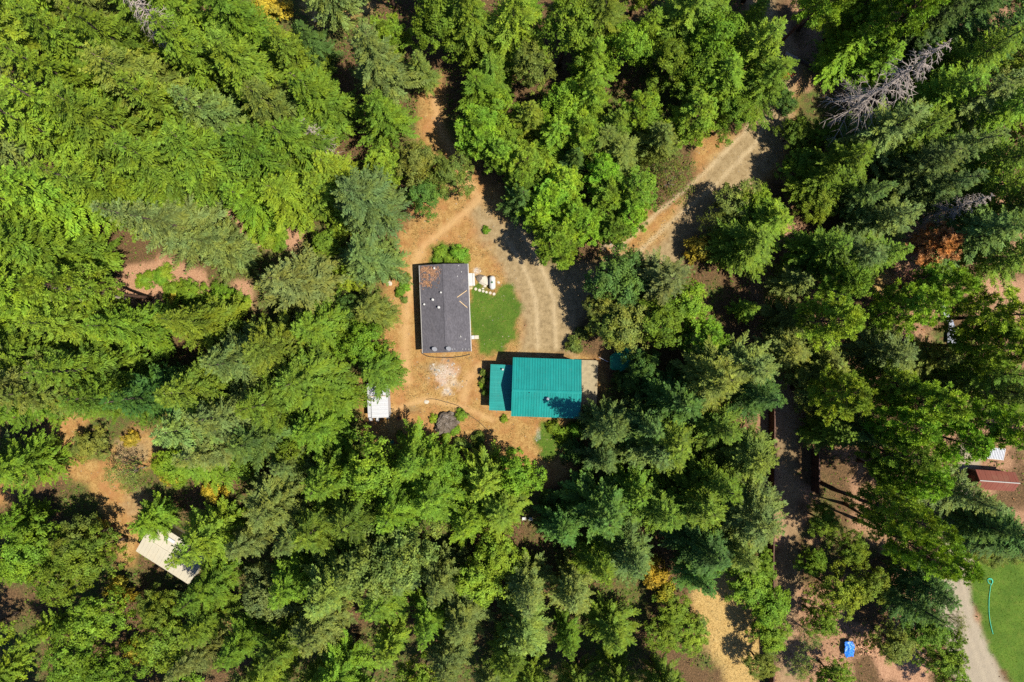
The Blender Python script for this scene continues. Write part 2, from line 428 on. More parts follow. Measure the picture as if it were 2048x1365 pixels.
def mat_ground():
    m, t = new_mat('ground')
    co = geo_pos(t)
    A = lambda n: N(t, 'ShaderNodeAttribute', attribute_name=n).outputs['Fac']
    nb = noise(t, .25, 5, .6, co); nm = noise(t, 1.1, 6, .68, co); nf = noise(t, 5.5, 5, .7, co); ng = noise(t, 16, 3, .7, co)
    litter = ramp(t, nf, [(.28, (.020, .014, .008)), (.46, (.068, .042, .020)), (.60, (.13, .076, .036)), (.76, (.25, .155, .08))])
    mossy = ramp(t, nf, [(.3, (.022, .036, .008)), (.5, (.055, .085, .015)), (.7, (.12, .14, .03))])
    gfac = mth(t, 'MULTIPLY', A('w_green'), mrange(t, nm, .35, .6))
    base = mixcol(t, gfac, litter, mossy)
    # bare brown earth of the yard: orange-tan, straw coloured where dry grass lies on it
    s1 = ramp(t, nm, [(.26, (.19, .102, .036)), (.42, (.295, .172, .064)), (.58, (.365, .235, .095)), (.76, (.45, .32, .15))])
    s2 = ramp(t, nf, [(.25, (.5, .5, .47)), (.5, (1, 1, 1)), (.75, (1.3, 1.28, 1.22))])
    soil = mixcol(t, 1.0, mixcol(t, 1.0, s1, (.74, .675, .585), 'MULTIPLY'), s2, 'MULTIPLY')
    straw = mth(t, 'MULTIPLY', mrange(t, nb, .46, .58), mrange(t, nf, .42, .62))
    soil = mixcol(t, mth(t, 'MULTIPLY', straw, .65), soil, (.34, .235, .09))
    red = mth(t, 'MULTIPLY', mrange(t, nb, .52, .36), .6)
    soil = mixcol(t, red, soil, mixcol(t, nf, (.23, .105, .042), (.34, .17, .072)))
    base = mixcol(t, A('w_soil'), base, soil)
    pink = ramp(t, nf, [(.26, (.12, .06, .033)), (.5, (.28, .155, .092)), (.74, (.44, .28, .17))])
    base = mixcol(t, A('w_bare'), base, pink)
    g1 = ramp(t, nm, [(.3, (.19, .148, .085)), (.5, (.28, .22, .128)), (.72, (.36, .287, .175))])
    g2 = ramp(t, ng, [(.25, (.60, .60, .60)), (.5, (1, 1, 1)), (.78, (1.35, 1.33, 1.3))])
    grav = mixcol(t, 1.0, mixcol(t, 1.0, g1, (.78, .735, .67), 'MULTIPLY'), g2, 'MULTIPLY')
    base = mixcol(t, mth(t, 'MULTIPLY', A('w_grav'), mrange(t, nm, .2, .5, .7, 1.)), base, grav)
    base = mixcol(t, mth(t, 'MULTIPLY', A('w_rut'), mth(t, 'MULTIPLY', .8, mrange(t, nf, .25, .55))), base, (.37, .29, .175))
    base = mixcol(t, mth(t, 'MULTIPLY', A('w_road'), .7), base, mixcol(t, nf, (.20, .175, .14), (.31, .275, .22)))
    base = mixcol(t, mth(t, 'MULTIPLY', A('w_path'), .75), base, (.38, .24, .11))
    base = mixcol(t, mth(t, 'MULTIPLY', A('w_bank'), mrange(t, nf, .3, .6, .3, .8)), base, (.13, .095, .05))
    dry = ramp(t, nf, [(.25, (.17, .10, .032)), (.5, (.33, .22, .08)), (.72, (.46, .34, .145))])
    base = mixcol(t, A('w_dry'), base, dry)
    lawn = ramp(t, nf, [(.25, (.035, .075, .009)), (.5, (.064, .118, .012)), (.72, (.11, .15, .022))])
    lawn = mixcol(t, mrange(t, nm, .5, .68, 0, .6), lawn, (.11, .135, .024))
    lawn = mixcol(t, mrange(t, nb, .40, .62, 0., .75), lawn, mixcol(t, nf, (.022, .06, .007), (.055, .1, .011)))
    base = mixcol(t, A('w_lawn'), base, lawn)
    base = mixcol(t, mth(t, 'MULTIPLY', A('w_ash'), mrange(t, nf, .30, .68, .1, .9)), base, (.50, .47, .44))
    h = mth(t, 'ADD', mth(t, 'MULTIPLY', nm, .6), mth(t, 'ADD', mth(t, 'MULTIPLY', nf, .5), mth(t, 'MULTIPLY', ng, .25)))
    finish(t, base, .95, 0, .15, bump=h, bstr=.75, bdist=.22)
    return m
M_ground = mat_ground()
ATTR = dict(w_road=sm(SD[:, iz['gravel_road']], -.6, .8), w_lawn=w_lawn, w_soil=w_soil, w_grav=w_grav, w_dry=w_dry, w_bare=w_bare, w_ash=w_ash, w_path=w_path, w_rut=w_rut, w_bank=w_bank, w_green=w_green)
cells = (np.arange(NY - 1)[:, None] * NX + np.arange(NX - 1)[None, :]).ravel()
quads = np.stack([cells, cells + 1, cells + NX + 1, cells + NX], 1)
SDc = SD[quads].mean(1)
PRI = np.array([0.0, 3.0, 1.0, 1.0, 0.0, 6.0, 6.0, 2.0, 2.0])      # lawns over gravel over soil where they overlap
score = np.where(SDc > 0, 1 + PRI, 0)
best = np.where(score.max(1) > 0, score.argmax(1), -1)
GV = np.column_stack([GP, hz])
for zi, zname in [(-1, 'ground')] + list(enumerate(ZN)):
    q = quads[best == zi]
    if not len(q): continue
    u, inv = np.unique(q, return_inverse=True)
    me = np_mesh(zname, GV[u], inv.reshape(q.shape), M_ground, smooth=True, pattr={k: v[u] for k, v in ATTR.items()})
    tag(link(zname, me), kind='structure')
# the land beyond, out to the horizon
ring = MB()
o = 3000.0; a, b, c, d = gx[0] + .3, gx[-1] - .3, gy[0] + .3, gy[-1] - .3
V8 = [(-o, -o, -.6), (o, -o, -.6), (o, o, -.6), (-o, o, -.6), (a, c, -.6), (b, c, -.6), (b, d, -.6), (a, d, -.6)]
ring.add(V8, [(0, 1, 5, 4), (1, 2, 6, 5), (2, 3, 7, 6), (3, 0, 4, 7)])
tag(ring.build('terrain', M_ground), kind='structure')

# ------------------------------------------------------------------ buildings
def frame_obj(name, px, py, z, rz):
    p = at(px, py, z); return empty(name, (p.x, p.y, 0), rz)

def slope_panels(parent, x0, x1, y_e, z_e, y_r, z_r, n, mat, rib_pitch=.46, name='roof_panel', th=.05, axis='x', rib_h=.06):
    """ribbed sheet-metal panels side by side on one slope; ridge along local X (or Y when axis='y'). The panels share one mesh."""
    w = (x1 - x0) / n
    mb = MB()
    L = math.hypot(y_r - y_e, z_r - z_e)
    nr = max(1, int(round(w / rib_pitch)))
    prof = [(0.004, 0), (0.004, .0)]
    xs = []
    for k in range(nr):
        c = (k + .5) * w / nr
        xs += [(c - .05, 0), (c - .04, rib_h), (c + .04, rib_h), (c + .05, 0)]
    prof = [(0.006, 0)] + xs + [(w - .006, 0)]
    top = [(x, 0.0, h) for x, h in prof]; n0 = len(prof)
    vs = [(x, 0, h) for x, h in prof] + [(x, L, h) for x, h in prof] + [(x, 0, -th) for x, h in prof] + [(x, L, -th) for x, h in prof]
    fs = [(i, i + 1, n0 + i + 1, n0 + i) for i in range(n0 - 1)]
    fs += [(i, 2 * n0 + i, 2 * n0 + i + 1, i + 1) for i in range(n0 - 1)]
    fs += [(n0 + i, n0 + i + 1, 3 * n0 + i + 1, 3 * n0 + i) for i in range(n0 - 1)]
    fs += [(0, n0, 3 * n0, 2 * n0), (n0 - 1, 2 * n0 + n0 - 1, 3 * n0 + n0 - 1, 2 * n0 - 1)]
    mb.add(vs, fs)
    me = mb.mesh(name, mat)
    ang = math.atan2(z_r - z_e, abs(y_r - y_e))
    up = 1 if y_r > y_e else -1
    for k in range(n):
        o = link(name, me, parent)
        if up > 0:
            M = Matrix.Translation((x0 + k * w, y_e, z_e)) @ Matrix.Rotation(ang, 4, 'X')
        else:
            M = Matrix.Translation((x0 + (k + 1) * w, y_e, z_e)) @ Matrix.Rotation(math.pi, 4, 'Z') @ Matrix.Rotation(ang, 4, 'X')
        if axis == 'y':
            M = Matrix.Rotation(math.pi / 2, 4, 'Z') @ M
        o.matrix_local = M

def house_walls(parent, x0, x1, y0, y1, z_e, z_r, ridge_y, mat, name='wall'):
    mb = MB()
    vs = [(x0, y0, -.3), (x1, y0, -.3), (x1, y1, -.3), (x0, y1, -.3), (x0, y0, z_e), (x1, y0, z_e), (x1, y1, z_e), (x0, y1, z_e), (x0, ridge_y, z_r), (x1, ridge_y, z_r)]
    mb.add(vs, [(0, 1, 5, 4), (2, 3, 7, 6), (1, 2, 6, 9, 5), (3, 0, 4, 8, 7)])
    return mb.build(name, mat, parent)

def window(parent, c, w, h, face, name='window'):
    """framed window standing proud of a wall; face = outward direction angle"""
    f = MB(); e = .07
    for dx, dz, sx, sz in ((0, h / 2, w + 2 * e, e), (0, -h / 2, w + 2 * e, e), (-w / 2 - e / 2 + .002, 0, e, h - e), (w / 2 + e / 2 - .002, 0, e, h - e), (0, 0, .04, h - e)):
        f.box((dx, 0, dz), (sx, .08, sz))
    o = f.build(name, M_white, parent)
    o.location = c; o.rotation_euler = (0, 0, face + math.pi / 2)
    g = MB().box((0, -.0, 0), (w, .03, h - e)).build('pane', M_glass, o)
    return o

def door(parent, c, face, mat):
    d = MB().box((0, 0, 1.0), (.95, .08, 2.0)).build('door', mat, parent)
    d.location = c; d.rotation_euler = (0, 0, face + math.pi / 2)
    MB().lathe([(.03, -.03), (.04, 0), (.03, .03)], 8, (.35, -.07, 1.0)).build('handle', M_silver, d)
    return d

def vent_pipe(parent, x, y, z, r=.11, h=.45, name='vent_pipe', mat=None):
    r *= .8; mb = MB().lathe([(r * 1.7, 0), (r * 1.5, .08), (r, .12), (r, h), (r * 1.5, h + .02), (r * 1.5, h + .14), (r * .6, h + .2)], 12)
    o = mb.build(name, mat or M_white, parent, smooth=False); o.location = (x, y, z); return o

# --- grey shingled house: ridge along its long side
ze, zr = 3.15, 4.15
hh = frame_obj('grey_roofed_house', 890.4, 617.3, ze, math.radians(2.2 + 90))     # local X = long axis (up the picture)
tag(hh, 'long low house with a grey shingled gable roof beside the lawn', 'house')
LX, LY = 7.32, 4.02            # half length, half width of the roof edge
house_walls(hh, -LX + .45, LX - .45, -LY + .4, LY - .4, ze - .1, zr - .22, 0, M_siding)
for sgn, nm in ((1, 'roof'), (-1, 'roof')):
    mb = MB(); th = .16
    v = [(-LX, sgn * LY, ze), (LX, sgn * LY, ze), (LX, 0, zr), (-LX, 0, zr)]
    v2 = [(x, y, z - th) for x, y, z in v]
    f = [(0, 1, 2, 3), (7, 6, 5, 4), (0, 4, 5, 1), (1, 5, 6, 2), (3, 2, 6, 7)[::-1], (3, 7, 4, 0)]
    if sgn < 0: f = [q[::-1] for q in f]
    mb.add(v + v2, f)
    mb.build(nm, M_shingle, hh)
MB().box((0, 0, zr + .015), (2 * LX + .02, .30, .05), bev=.02).build('ridge_cap', M_shingle, hh)
for sgn in (1, -1):
    MB().box((0, sgn * (LY + .06), ze - .1), (2 * LX, .1, .12)).build('gutter', M_white if sgn < 0 else M_siding, hh)
def on_house(px, py):
    """roof pixel -> local coordinates on the roof surface"""
    z = 3.6
    for _ in range(4):
        w = at(px, py, z); d = Vector((w.x - hh.location.x, w.y - hh.location.y, 0)); d.rotate(Matrix.Rotation(-hh.rotation_euler[2], 3, 'Z'))
        z = zr - (zr - ze) * abs(d.y) / LY
    return d.x, d.y, z
for px, py, r, h in ((868.8, 537.2, .14, .25), (882, 585.5, .12, .35), (866, 600, .15, .5), (848.6, 609.2, .13, .25), (878, 615.3, .16, .5)):
    vent_pipe(hh, *on_house(px, py), r, h)
x, y, z = on_house(920.8, 673.5); MB().lathe([(.26, 0), (.20, .12), (.02, .30)], 3).build('roof_cap', M_white, hh).location = (x, y, z + .02)
for px, py in ((930.4, 678.6), (941, 669.8), (914.8, 552.9), (922.9, 544.3), (917, 532)):
    x, y, z = on_house(px, py); o = MB().box((0, 0, .06), (.16, .12, .14), bev=.03).build('flashing', M_white, hh); o.location = (x, y, z); o.rotation_euler = (0, 0, random.random() * 3)
for (p0, p1) in (((933.5, 581.5), (914.5, 595.0)), ((919, 602.5), (934.4, 615.6))):
    a = on_house(*p0); b = on_house(*p1)
    MB().tube([(a[0], a[1], a[2] + .07), (b[0], b[1], b[2] + .07)], .065, 6).build('wooden_pole', M_paleboard, hh)
for px, py in ((869.5, 699.5), (897.5, 698.5)):       # satellite dishes near the gable edge
    x, y, z = on_house(px, py)
    d = MB(); n = 14
    rings = [(.02, 0), (.2, .02), (.36, .08), (.45, .14)]
    d.lathe(rings, n); d.lathe([(r_, z_ - .02) for r_, z_ in rings], n)
    o = d.build('satellite_dish', M_silver, hh); o.location = (x, y, z + .55); o.rotation_euler = (math.radians(38), math.radians(20), .6)
    MB().tube([(0, 0, -.02), (.05, -.05, -.5)], .025, 6).build('mast', M_silver, o)
    MB().tube([(.40, 0, .12), (.1, .05, .5), (0, 0, .5)], .015, 5).build('feed_arm', M_silver, o)
for px in (904.5, 909.6, 925, 931.4, 937.6, 942.4):
    x, y, z = on_house(px, 698.6); o = MB().box((0, 0, .05), (.13, .10, .12), bev=.02).build('lamp_clip', M_white, hh); o.location = (x, y, z)
for lx in (-5, -2.2, 1.2, 4.6):
    window(hh, (lx, LY - .38, 1.5), 1.1, 1.0, math.pi / 2); window(hh, (lx, -LY + .38, 1.5), 1.1, 1.0, -math.pi / 2)
door(hh, (3.4, -LY + .36, .15), -math.pi / 2, M_white); door(hh, (-4.4, -LY + .36, .15), -math.pi / 2, M_white)
# leaf drift lying on the upper left of the roof
V = []; F = []; R = []
for i in range(1500):
    a = RNG.normal(0, 1, 2)
    px, py = (860 + a[0] * 10, 545 + a[1] * 9) if i < 1250 else (851 + a[0] * 7, 562 + abs(a[1]) * 7)
    if not (839.5 < px < 884) or not (532.5 < py < 582): continue
    if fbm(np.array([px * .22]), np.array([py * .22]), 3)[0] < .40: continue
    if px > 880 - (py - 560) * .2: continue
    x, y, z = on_house(px, py)
    c = np.array([x, y, z + .03 + RNG.random() * .05]); s = RNG.uniform(.06, .14); th = RNG.random() * 6.3
    u = np.array([math.cos(th), math.sin(th), RNG.normal(0, .3)]) * s; v = np.array([-math.sin(th), math.cos(th), RNG.normal(0, .3)]) * s * .7
    k = len(V); V += [c - u, c - v, c + u, c + v]; F.append([k, k + 1, k + 2, k + 3]); R.append(RNG.random())
o = link('fallen_leaves', np_mesh('fallen_leaves', V, F, M_dry, R)); o.parent = hh; o.color = (.27, .155, .10, 1); tag(o, 'drift of rust brown leaves', kind='stuff')

# --- green metal-roofed building
zE, zR = 5.0, 6.9
gb = frame_obj('green_metal_roof_building', 1092.6, 776.6, zE, math.radians(-1.95))
tag(gb, 'tall building with ribbed teal green metal roof and lower wing', 'building')
sE = K * (ALT - zE)
HX = 68.0 * sE; yN = 59.2 * sE; yS = -58.6 * sE; yR = -5.0 * sE
house_walls(gb, -HX + .35, HX - .35, yS + .35, yN - .35, zE - .1, zR - .25, yR, M_siding)
slope_panels(gb, -HX, HX, yN, zE, yR + .02, zR, 13, M_teal)
slope_panels(gb, -HX, HX, yS, zE, yR - .02, zR, 13, M_teal)
MB().add([(-HX - .02, yR - .22, zR + .02), (HX + .02, yR - .22, zR + .02), (HX + .02, yR, zR + .11), (-HX - .02, yR, zR + .11), (-HX - .02, yR + .22, zR + .02), (HX + .02, yR + .22, zR + .02)], [(0, 1, 2, 3), (3, 2, 5, 4)]).build('ridge_cap', M_teal, gb)
for sx in (-1, 1):
    for ye, sg in ((yN, 1), (yS, -1)):
        L = math.hypot(ye - yR, zR - zE); an = math.atan2(zR - zE, abs(ye - yR))
        o = MB().box((0, 0, 0), (.05, L - .02, .18)).build('rake_trim', M_teal, gb)
        o.location = (sx * (HX + .03), (ye + yR) / 2, (zE + zR) / 2 - .02); o.rotation_euler = (-sg * an, 0, 0)
def on_green(px, py, lowz=None):
    z = 6.0 if lowz is None else lowz
    for _ in range(5):
        w = at(px, py, z); d = Vector((w.x - gb.location.x, w.y - gb.location.y, 0)); d.rotate(Matrix.Rotation(-gb.rotation_euler[2], 3, 'Z'))
        if lowz is None:
            z = zR - (zR - zE) * (abs(d.y - yR) / (abs(yN - yR) if d.y > yR else abs(yS - yR)))
    return d.x, d.y, z
x, y, z = on_green(1095.5, 797.5)
c = MB().lathe([(.24, -.1), (.2, .1), (.14, .14), (.14, .75), (.24, .78), (.24, .92), (.05, 1.02)], 14).build('chimney_pipe', M_silver, gb); c.location = (x, y, z)
vent_pipe(gb, *on_green(1058.8, 785.5), .06, .18, mat=M_black)
# lower wing on the left, a single slope
zl0, zl1 = 3.1, 3.45
ax_, ay_, _ = on_green(979.6, 730, zl0); bx_, by_, _ = on_green(978.6, 821, zl0)
x0l = (ax_ + bx_) / 2 + .05; y0l, y1l = by_, ay_ + .1
wing = empty('wing', (0, 0, 0)); wing.parent = gb
house_walls(wing, x0l + .3, -HX + .352, y0l + .3, y1l - .3, zl0 - .1, zl0 + .02, (y0l + y1l) / 2, M_siding)
n = 9; W = (-HX + .3) - x0l
slope_panels(wing, y0l, y1l, -x0l, zl0, -(-HX + .34), zl1, n, M_teal, axis='y')
vent_pipe(wing, *on_green(1005.5, 739.3, zl1 - .05)[:2], zl0 + .25, .13, .4)
# windows and doors under the eaves
for lx in (-4, 0, 4):
    window(gb, (lx, yN - .33, 2.0), 1.2, 1.1, math.pi / 2); window(gb, (lx, yS + .33, 2.0), 1.2, 1.1, -math.pi / 2)
door(gb, (HX - .33, 1.0, .6), 0, M_white)
# deck of weathered boards on the right
zd = .75
dx0 = HX - .3; dxa, dya, _ = on_green(1197, 722, zd); dxb, dyb, _ = on_green(1192, 838, zd)
dx1 = (dxa + dxb) / 2
deck = empty('deck', (0, 0, 0)); deck.parent = gb
nb = 22; bw = (dx1 - dx0) / nb
bm = MB().box((0, 0, 0), (bw - .025, 1, .04), bev=.006).mesh('plank', M_wood)
ys_ = [dyb, dyb + (dya - dyb) * .36, dyb + (dya - dyb) * .70, dya]
for k in range(nb):
    for a, b in zip(ys_[:-1], ys_[1:]):
        o = link('plank', bm, deck); o.location = (dx0 + (k + .5) * bw, (a + b) / 2, zd + RNG.uniform(-.008, .008)); o.scale = (1, b - a - .03, 1); o.rotation_euler = (0, 0, RNG.uniform(-.0015, .0015))
fr = MB()
for yy in ys_: fr.box(((dx0 + dx1) / 2, yy, zd - .13), (dx1 - dx0, .1, .2))
for xx in (dx0 + .1, dx1 - .1):
    for yy in ys_: fr.box((xx, yy, (zd - .24) / 2 - .1), (.12, .12, zd - .02))
fr.build('deck_frame', M_wood, gb)

# --- the white metal shed at the edge of the firs
sh = frame_obj('white_shed', 757, 805, 2.3, math.radians(2.0))
tag(sh, 'small white corrugated metal shed half under the fir branches', 'shed')
house_walls(sh, -1.6, 1.6, -2.4, 2.7, 2.2, 2.22, 0, M_whitemetal)
slope_panels(sh, -2.55, 1.0, 1.15, 2.62, -1.68, 2.70, 5, M_whitemetal, rib_pitch=.35, axis='y')     # raised top sheets
slope_panels(sh, -2.5, 3.2, 1.85, 2.28, 1.17, 2.36, 8, M_whitemetal, rib_pitch=.2, axis='y')       # left skirt of narrow sheets
slope_panels(sh, 1.1, 3.3, 1.15, 2.4, -1.68, 2.52, 3, M_whitemetal, rib_pitch=.35, axis='y')
MB().box((0, 1.05, 2.74), (2.7, .07, .1)).build('roof_batten', M_paleboard, sh)
# things along the foot of the shed
def thing_at(name, px, py, label, cat, rz=0.0, z=0.0, group=None):
    p = at(px, py, z); o = empty(name, (p.x, p.y, z if z else height_at(p.x, p.y)), rz); tag(o, label, cat, group); return o
b = thing_at('white_cooler', 742.5, 838.5, 'small white box at the foot of the white shed', 'box', .05)
MB().box((0, 0, .22), (.6, .42, .44), bev=.03).build('body', M_white, b); MB().box((0, 0, .47), (.63, .45, .06), bev=.02).build('lid', M_whitemetal, b)
b = thing_at('white_drum', 757, 838.5, 'upright white drum standing against the white shed', 'drum')
MB().lathe([(.26, 0), (.30, .05), (.28, .3), (.30, .32), (.28, .6), (.29, .85), (.25, .9)], 16, sy=1.35).build('body', M_white, b, True); MB().lathe([(.2, 0), (.2, .04), (.05, .06)], 14, (0, 0, .9), sy=1.35).build('lid', M_whitemetal, b)
b = thing_at('white_pail', 776.5, 833, 'large white tub at the corner of the white shed', 'tub')
MB().lathe([(.28, 0), (.36, .35), (.40, .36), (.38, .39), (.33, .36), (.26, .05)], 14).build('body', M_white, b)
b = thing_at('plastic_bucket', 781.5, 824.5, 'little cream bucket beside the white tub', 'bucket')
MB().lathe([(.13, 0), (.17, .3), (.18, .31), (.15, .3), (.11, .03)], 12).build('body', M_stone, b); MB().tube([(-.17, 0, .3), (-.1, .08, .38), (.1, .08, .38), (.17, 0, .3)], .012, 5).build('handle', M_silver, b)
b = thing_at('rusty_fire_ring', 797.5, 836.5, 'rusty round fire ring on the bare dirt', 'fire ring')
MB().lathe([(.36, -.05), (.42, .28), (.40, .32), (.35, .28), (.31, -.02)], 18).build('ring', M_rust, b); MB().lathe([(.3, 0), (.2, .04)], 12).build('ash', M_bark, b)
b = thing_at('rail_fence', 776, 790, 'short pale timber rail beside the white shed', 'fence', math.radians(2))
for yy in (-1.9, 0, 1.9): MB().box((0, yy, .55), (.1, .1, 1.2)).build('post', M_paleboard, b)
for k, zz in enumerate((.5, 1.0)): MB().box((.075, 0, zz), (.04, 4.2, .13)).build('rail', M_stone, b)
b = thing_at('lying_pole', 779.8, 805, 'long pinkish pole lying on the dirt by the shed', 'pole', 0)
MB().tube([(0, 1.9, .08), (.06, .5, .06), (.03, -1.2, .09)], .05, 6).build('shaft', M_rust, b)
for px, py, r, lab in ((741, 845, .3, 'dark scrap heap below the white shed'), (766, 837, .28, 'dark grey tub of scrap between drum and white tub')):
    b = thing_at('scrap_heap', px, py, lab, 'scrap')
    mb = MB()
    for k in range(14): mb.box((RNG.normal(0, r), RNG.normal(0, r * .6), RNG.uniform(.05, .25)), (RNG.uniform(.08, .3), RNG.uniform(.05, .2), RNG.uniform(.05, .2)), RNG.random() * 3, RNG.random())
    o = mb.build('scrap', M_bark, b); tag(o, kind='stuff')

# --- cream roofed house in the lower left, its roof partly under a tree
th_ = frame_obj('cream_roofed_building', 341.0, 1110.0, 3.2, math.radians(-32.3))
tag(th_, 'building with a plain cream metal roof half hidden by a tree', 'building')
house_walls(th_, -4.9, 4.9, -2.2, 2.9, 3.0, 3.5, .3, M_tan)
slope_panels(th_, -5.25, 5.25, -2.6, 3.15, .3, 3.6, 8, M_tan, rib_pitch=1.3)
slope_panels(th_, -5.25, 5.25, 3.2, 3.15, .3, 3.6, 8, M_tan, rib_pitch=1.3)
MB().box((0, .3, 3.64), (10.5, .3, .05), bev=.02).build('ridge_cap', M_tan, th_)
MB().box((-1.4, 2.2, 3.45), (1.9, .5, .08), bev=.02).build('skylight', M_whitemetal, th_)
window(th_, (-2, -2.18, 1.6), 1.2, 1.0, -math.pi / 2); door(th_, (2.4, -2.17, .0), -math.pi / 2, M_white)

# --- red roofed shed at the right
rs = frame_obj('red_roofed_building', 1990.0, 961.5, 2.6, math.radians(-4.0))
tag(rs, 'red metal roofed building in the shade near the gravel road', 'building')
house_walls(rs, -3.0, 3.0, -1.35, 1.35, 2.5, 3.6, 0, M_darkwood)
slope_panels(rs, -3.35, 3.35, -1.62, 2.55, 0, 3.75, 7, M_red, rib_pitch=1.0, rib_h=.02)
slope_panels(rs, -3.35, 3.35, 1.62, 2.55, 0, 3.75, 7, M_red, rib_pitch=1.0, rib_h=.02)
MB().box((0, 0, 3.80), (6.7, .16, .05), bev=.02).build('ridge_cap', M_siding, rs)
window(rs, (0, -1.33, 1.4), 1.0, .8, -math.pi / 2); door(rs, (-2.98, 0, 0), math.pi, M_red)
# pale low shed above it
ps = frame_obj('grey_roofed_shed', 1990, 907, 2.2, math.radians(-6))
tag(ps, 'small silver grey roofed shed between trees above the red roof', 'shed')
house_walls(ps, -1.4, 1.4, -.8, .8, 2.1, 2.15, 0, M_siding)
slope_panels(ps, -1.6, 1.6, -.95, 2.15, .95, 2.4, 4, M_silvertarp, rib_pitch=.25)
MB().box((0, -.99, 2.12), (3.2, .06, .16)).build('fascia', M_white, ps)

# --- tall board fence on the right, seen almost edge-on from above
def board_fence(px0, py0, px1, py1, h, label, thick=.05, cap=.16, board=.30):
    a = at(px0, py0); b = at(px1, py1); d = b - a; L = d.length; ang = math.atan2(d.y, d.x)
    f = empty('board_fence', (a.x, a.y, 0), ang); tag(f, label, 'fence')
    n = int(L / board)
    if n <= 300:
        bm = MB().box((0, 0, h / 2 - .1), (L / n - .015, thick, h + .2)).mesh('board', M_darkwood)
        for k in range(n):
            o = link('board', bm, f); o.location = ((k + .5) * L / n, RNG.uniform(-.01, .01), RNG.uniform(-.03, .0))
    m = int(L / 2.4) + 1
    pm = MB().box((0, 0, h / 2), (.12, .12, h + .2)).mesh('post', M_darkwood)
    for k in range(m):
        o = link('post', pm, f); o.location = (min(k * 2.4, L), .0 - thick / 2 - .065, 0)
    cm = MB().box((0, 0, 0), (2.39, cap, .06), bev=.015).mesh('cap_rail', M_darkwood)
    for k in range(int(L / 2.4)):
        o = link('cap_rail', cm, f); o.location = ((k + .5) * 2.4, RNG.uniform(-.02, .02), h + .08)
    return f
board_fence(1538, 800, 1537, 980, 2.6, 'dark brown board fence beside the shaded track, upper stretch', cap=.2)
board_fence(1536, 984, 1536, 1420, 2.6, 'dark brown board fence beside the shaded track, long lower stretch', cap=.2)
board_fence(1623, 900, 1623, 982, 3.0, 'short tall dark board screen right of the shaded track', cap=.2)

# ------------------------------------------------------------------ things in the yard
# propane tank: white capsule on two saddles
b = thing_at('propane_tank', 985, 566.5, 'white propane tank shaped like a capsule on the lawn edge', 'gas tank', math.radians(91))
prof = []
for i in range(9):
    a = math.pi / 2 * i / 8; prof.append((.53 * math.sin(a) + .001, -1.2 + .5 - .5 * math.cos(a)))
prof += [(.53, .7 + .0)]
for i in range(1, 9):
    a = math.pi / 2 * i / 8; prof.append((.53 * math.cos(a) + .001, .7 + .5 * math.sin(a)))
o = MB().lathe(prof, 24).build('tank', M_white, b, True); o.rotation_euler = (0, math.pi / 2, 0); o.location = (0, 0, .78)
d = MB().lathe([(.17, 0), (.18, .12), (.14, .17), (.05, .19)], 14).build('valve_dome', plain('dark_green_paint', (.05, .12, .07), .5), b); d.location = (0, .02, 1.29)
for xx in (-.65, .65): MB().box((xx, 0, .17), (.16, .7, .42)).build('saddle', M_concrete, b)
MB().tube([(.2, 0, 1.33), (.36, .1, 1.37), (.6, .3, 1.15), (.6, .55, .1)], .015, 5).build('gas_line', M_silver, b)

def rock_mesh(name, seed, rad, flat=.6, sub=2, rough=.28):
    r = np.random.default_rng(seed)
    import bmesh
    bm = bmesh.new(); bmesh.ops.create_icosphere(bm, subdivisions=sub, radius=1.0)
    off = r.random(2) * 50
    for v in bm.verts:
        p = v.co
        n = fbm(np.array([p.x * 1.2 + p.z + off[0]]), np.array([p.y * 1.2 - p.z * .7 + off[1]]), 4)[0]
        n2 = vnoise(np.array([p.x * 4 + off[1]]), np.array([p.y * 4 + p.z * 3 + off[0]]))[0]
        n3 = vnoise(np.array([p.x * 9 + off[0]]), np.array([p.y * 9 - p.z * 7 + off[1]]))[0]
        v.co = p * (1 + (n - .5) * 2 * rough + (n2 - .5) * rough * .6 + (n3 - .5) * rough * .35) * rad
        v.co.z *= flat
    m = bpy.data.meshes.new(name); bm.to_mesh(m); bm.free(); return m
# big dark boulder in the dirt
M_boulder = None
def mat_boulder():
    m, t = new_mat('lichened_rock')
    co = geo_pos(t)
    n1 = noise(t, 1.2, 6, .7, co); n2 = noise(t, 7, 4, .75, co)
    c = ramp(t, mth(t, 'ADD', mth(t, 'MULTIPLY', n1, .5), mth(t, 'MULTIPLY', n2, .5)), [(.34, (.025, .02, .016)), (.46, (.085, .066, .048)), (.56, (.15, .125, .105)), (.70, (.30, .28, .27))])
    finish(t, c, .95, 0, .2, bump=n2, bstr=1., bdist=.15); return m
M_boulder = mat_boulder()
p = at(896, 845.5); b = link('boulder', rock_mesh('boulder', 3, 1.0, 1.0, 5, .48), None, M_boulder)
b.location = (p.x, p.y, .25); b.scale = (2.0, 1.55, 1.15); b.rotation_euler = (0, 0, .45)
tag(b, 'big dark grey boulder standing in the bare dirt', 'boulder')
for px, py, s, lab in ((962.5, 558, .75, 'grey brown rock slab left of the propane tank, the darker one'), (968.5, 561.5, .85, 'large pale rock slab beside the propane tank'), (970, 572, .24, 'small white rock below the pale slab'), (966, 577.5, .16, 'tiny white rock near the stepping stones'), (853, 804.5, .38, 'pale angular rock on the dirt path'), (780, 567, .35, 'white rock by the bank left of the grey house'), (997, 565.5, .22, 'small tan rock just right of the propane tank')):
    z = at(px, py); r = link('rock', rock_mesh('rock', int(px * 7 + py), 1.0, .55, 2, .35), None, M_boulder if 'darker' in lab else M_stone)
    r.location = (z.x, z.y, height_at(z.x, z.y) + .05 * s); r.scale = (s, s * 1.25, s * .7); r.rotation_euler = (0, 0, px)
    tag(r, lab, 'rock')
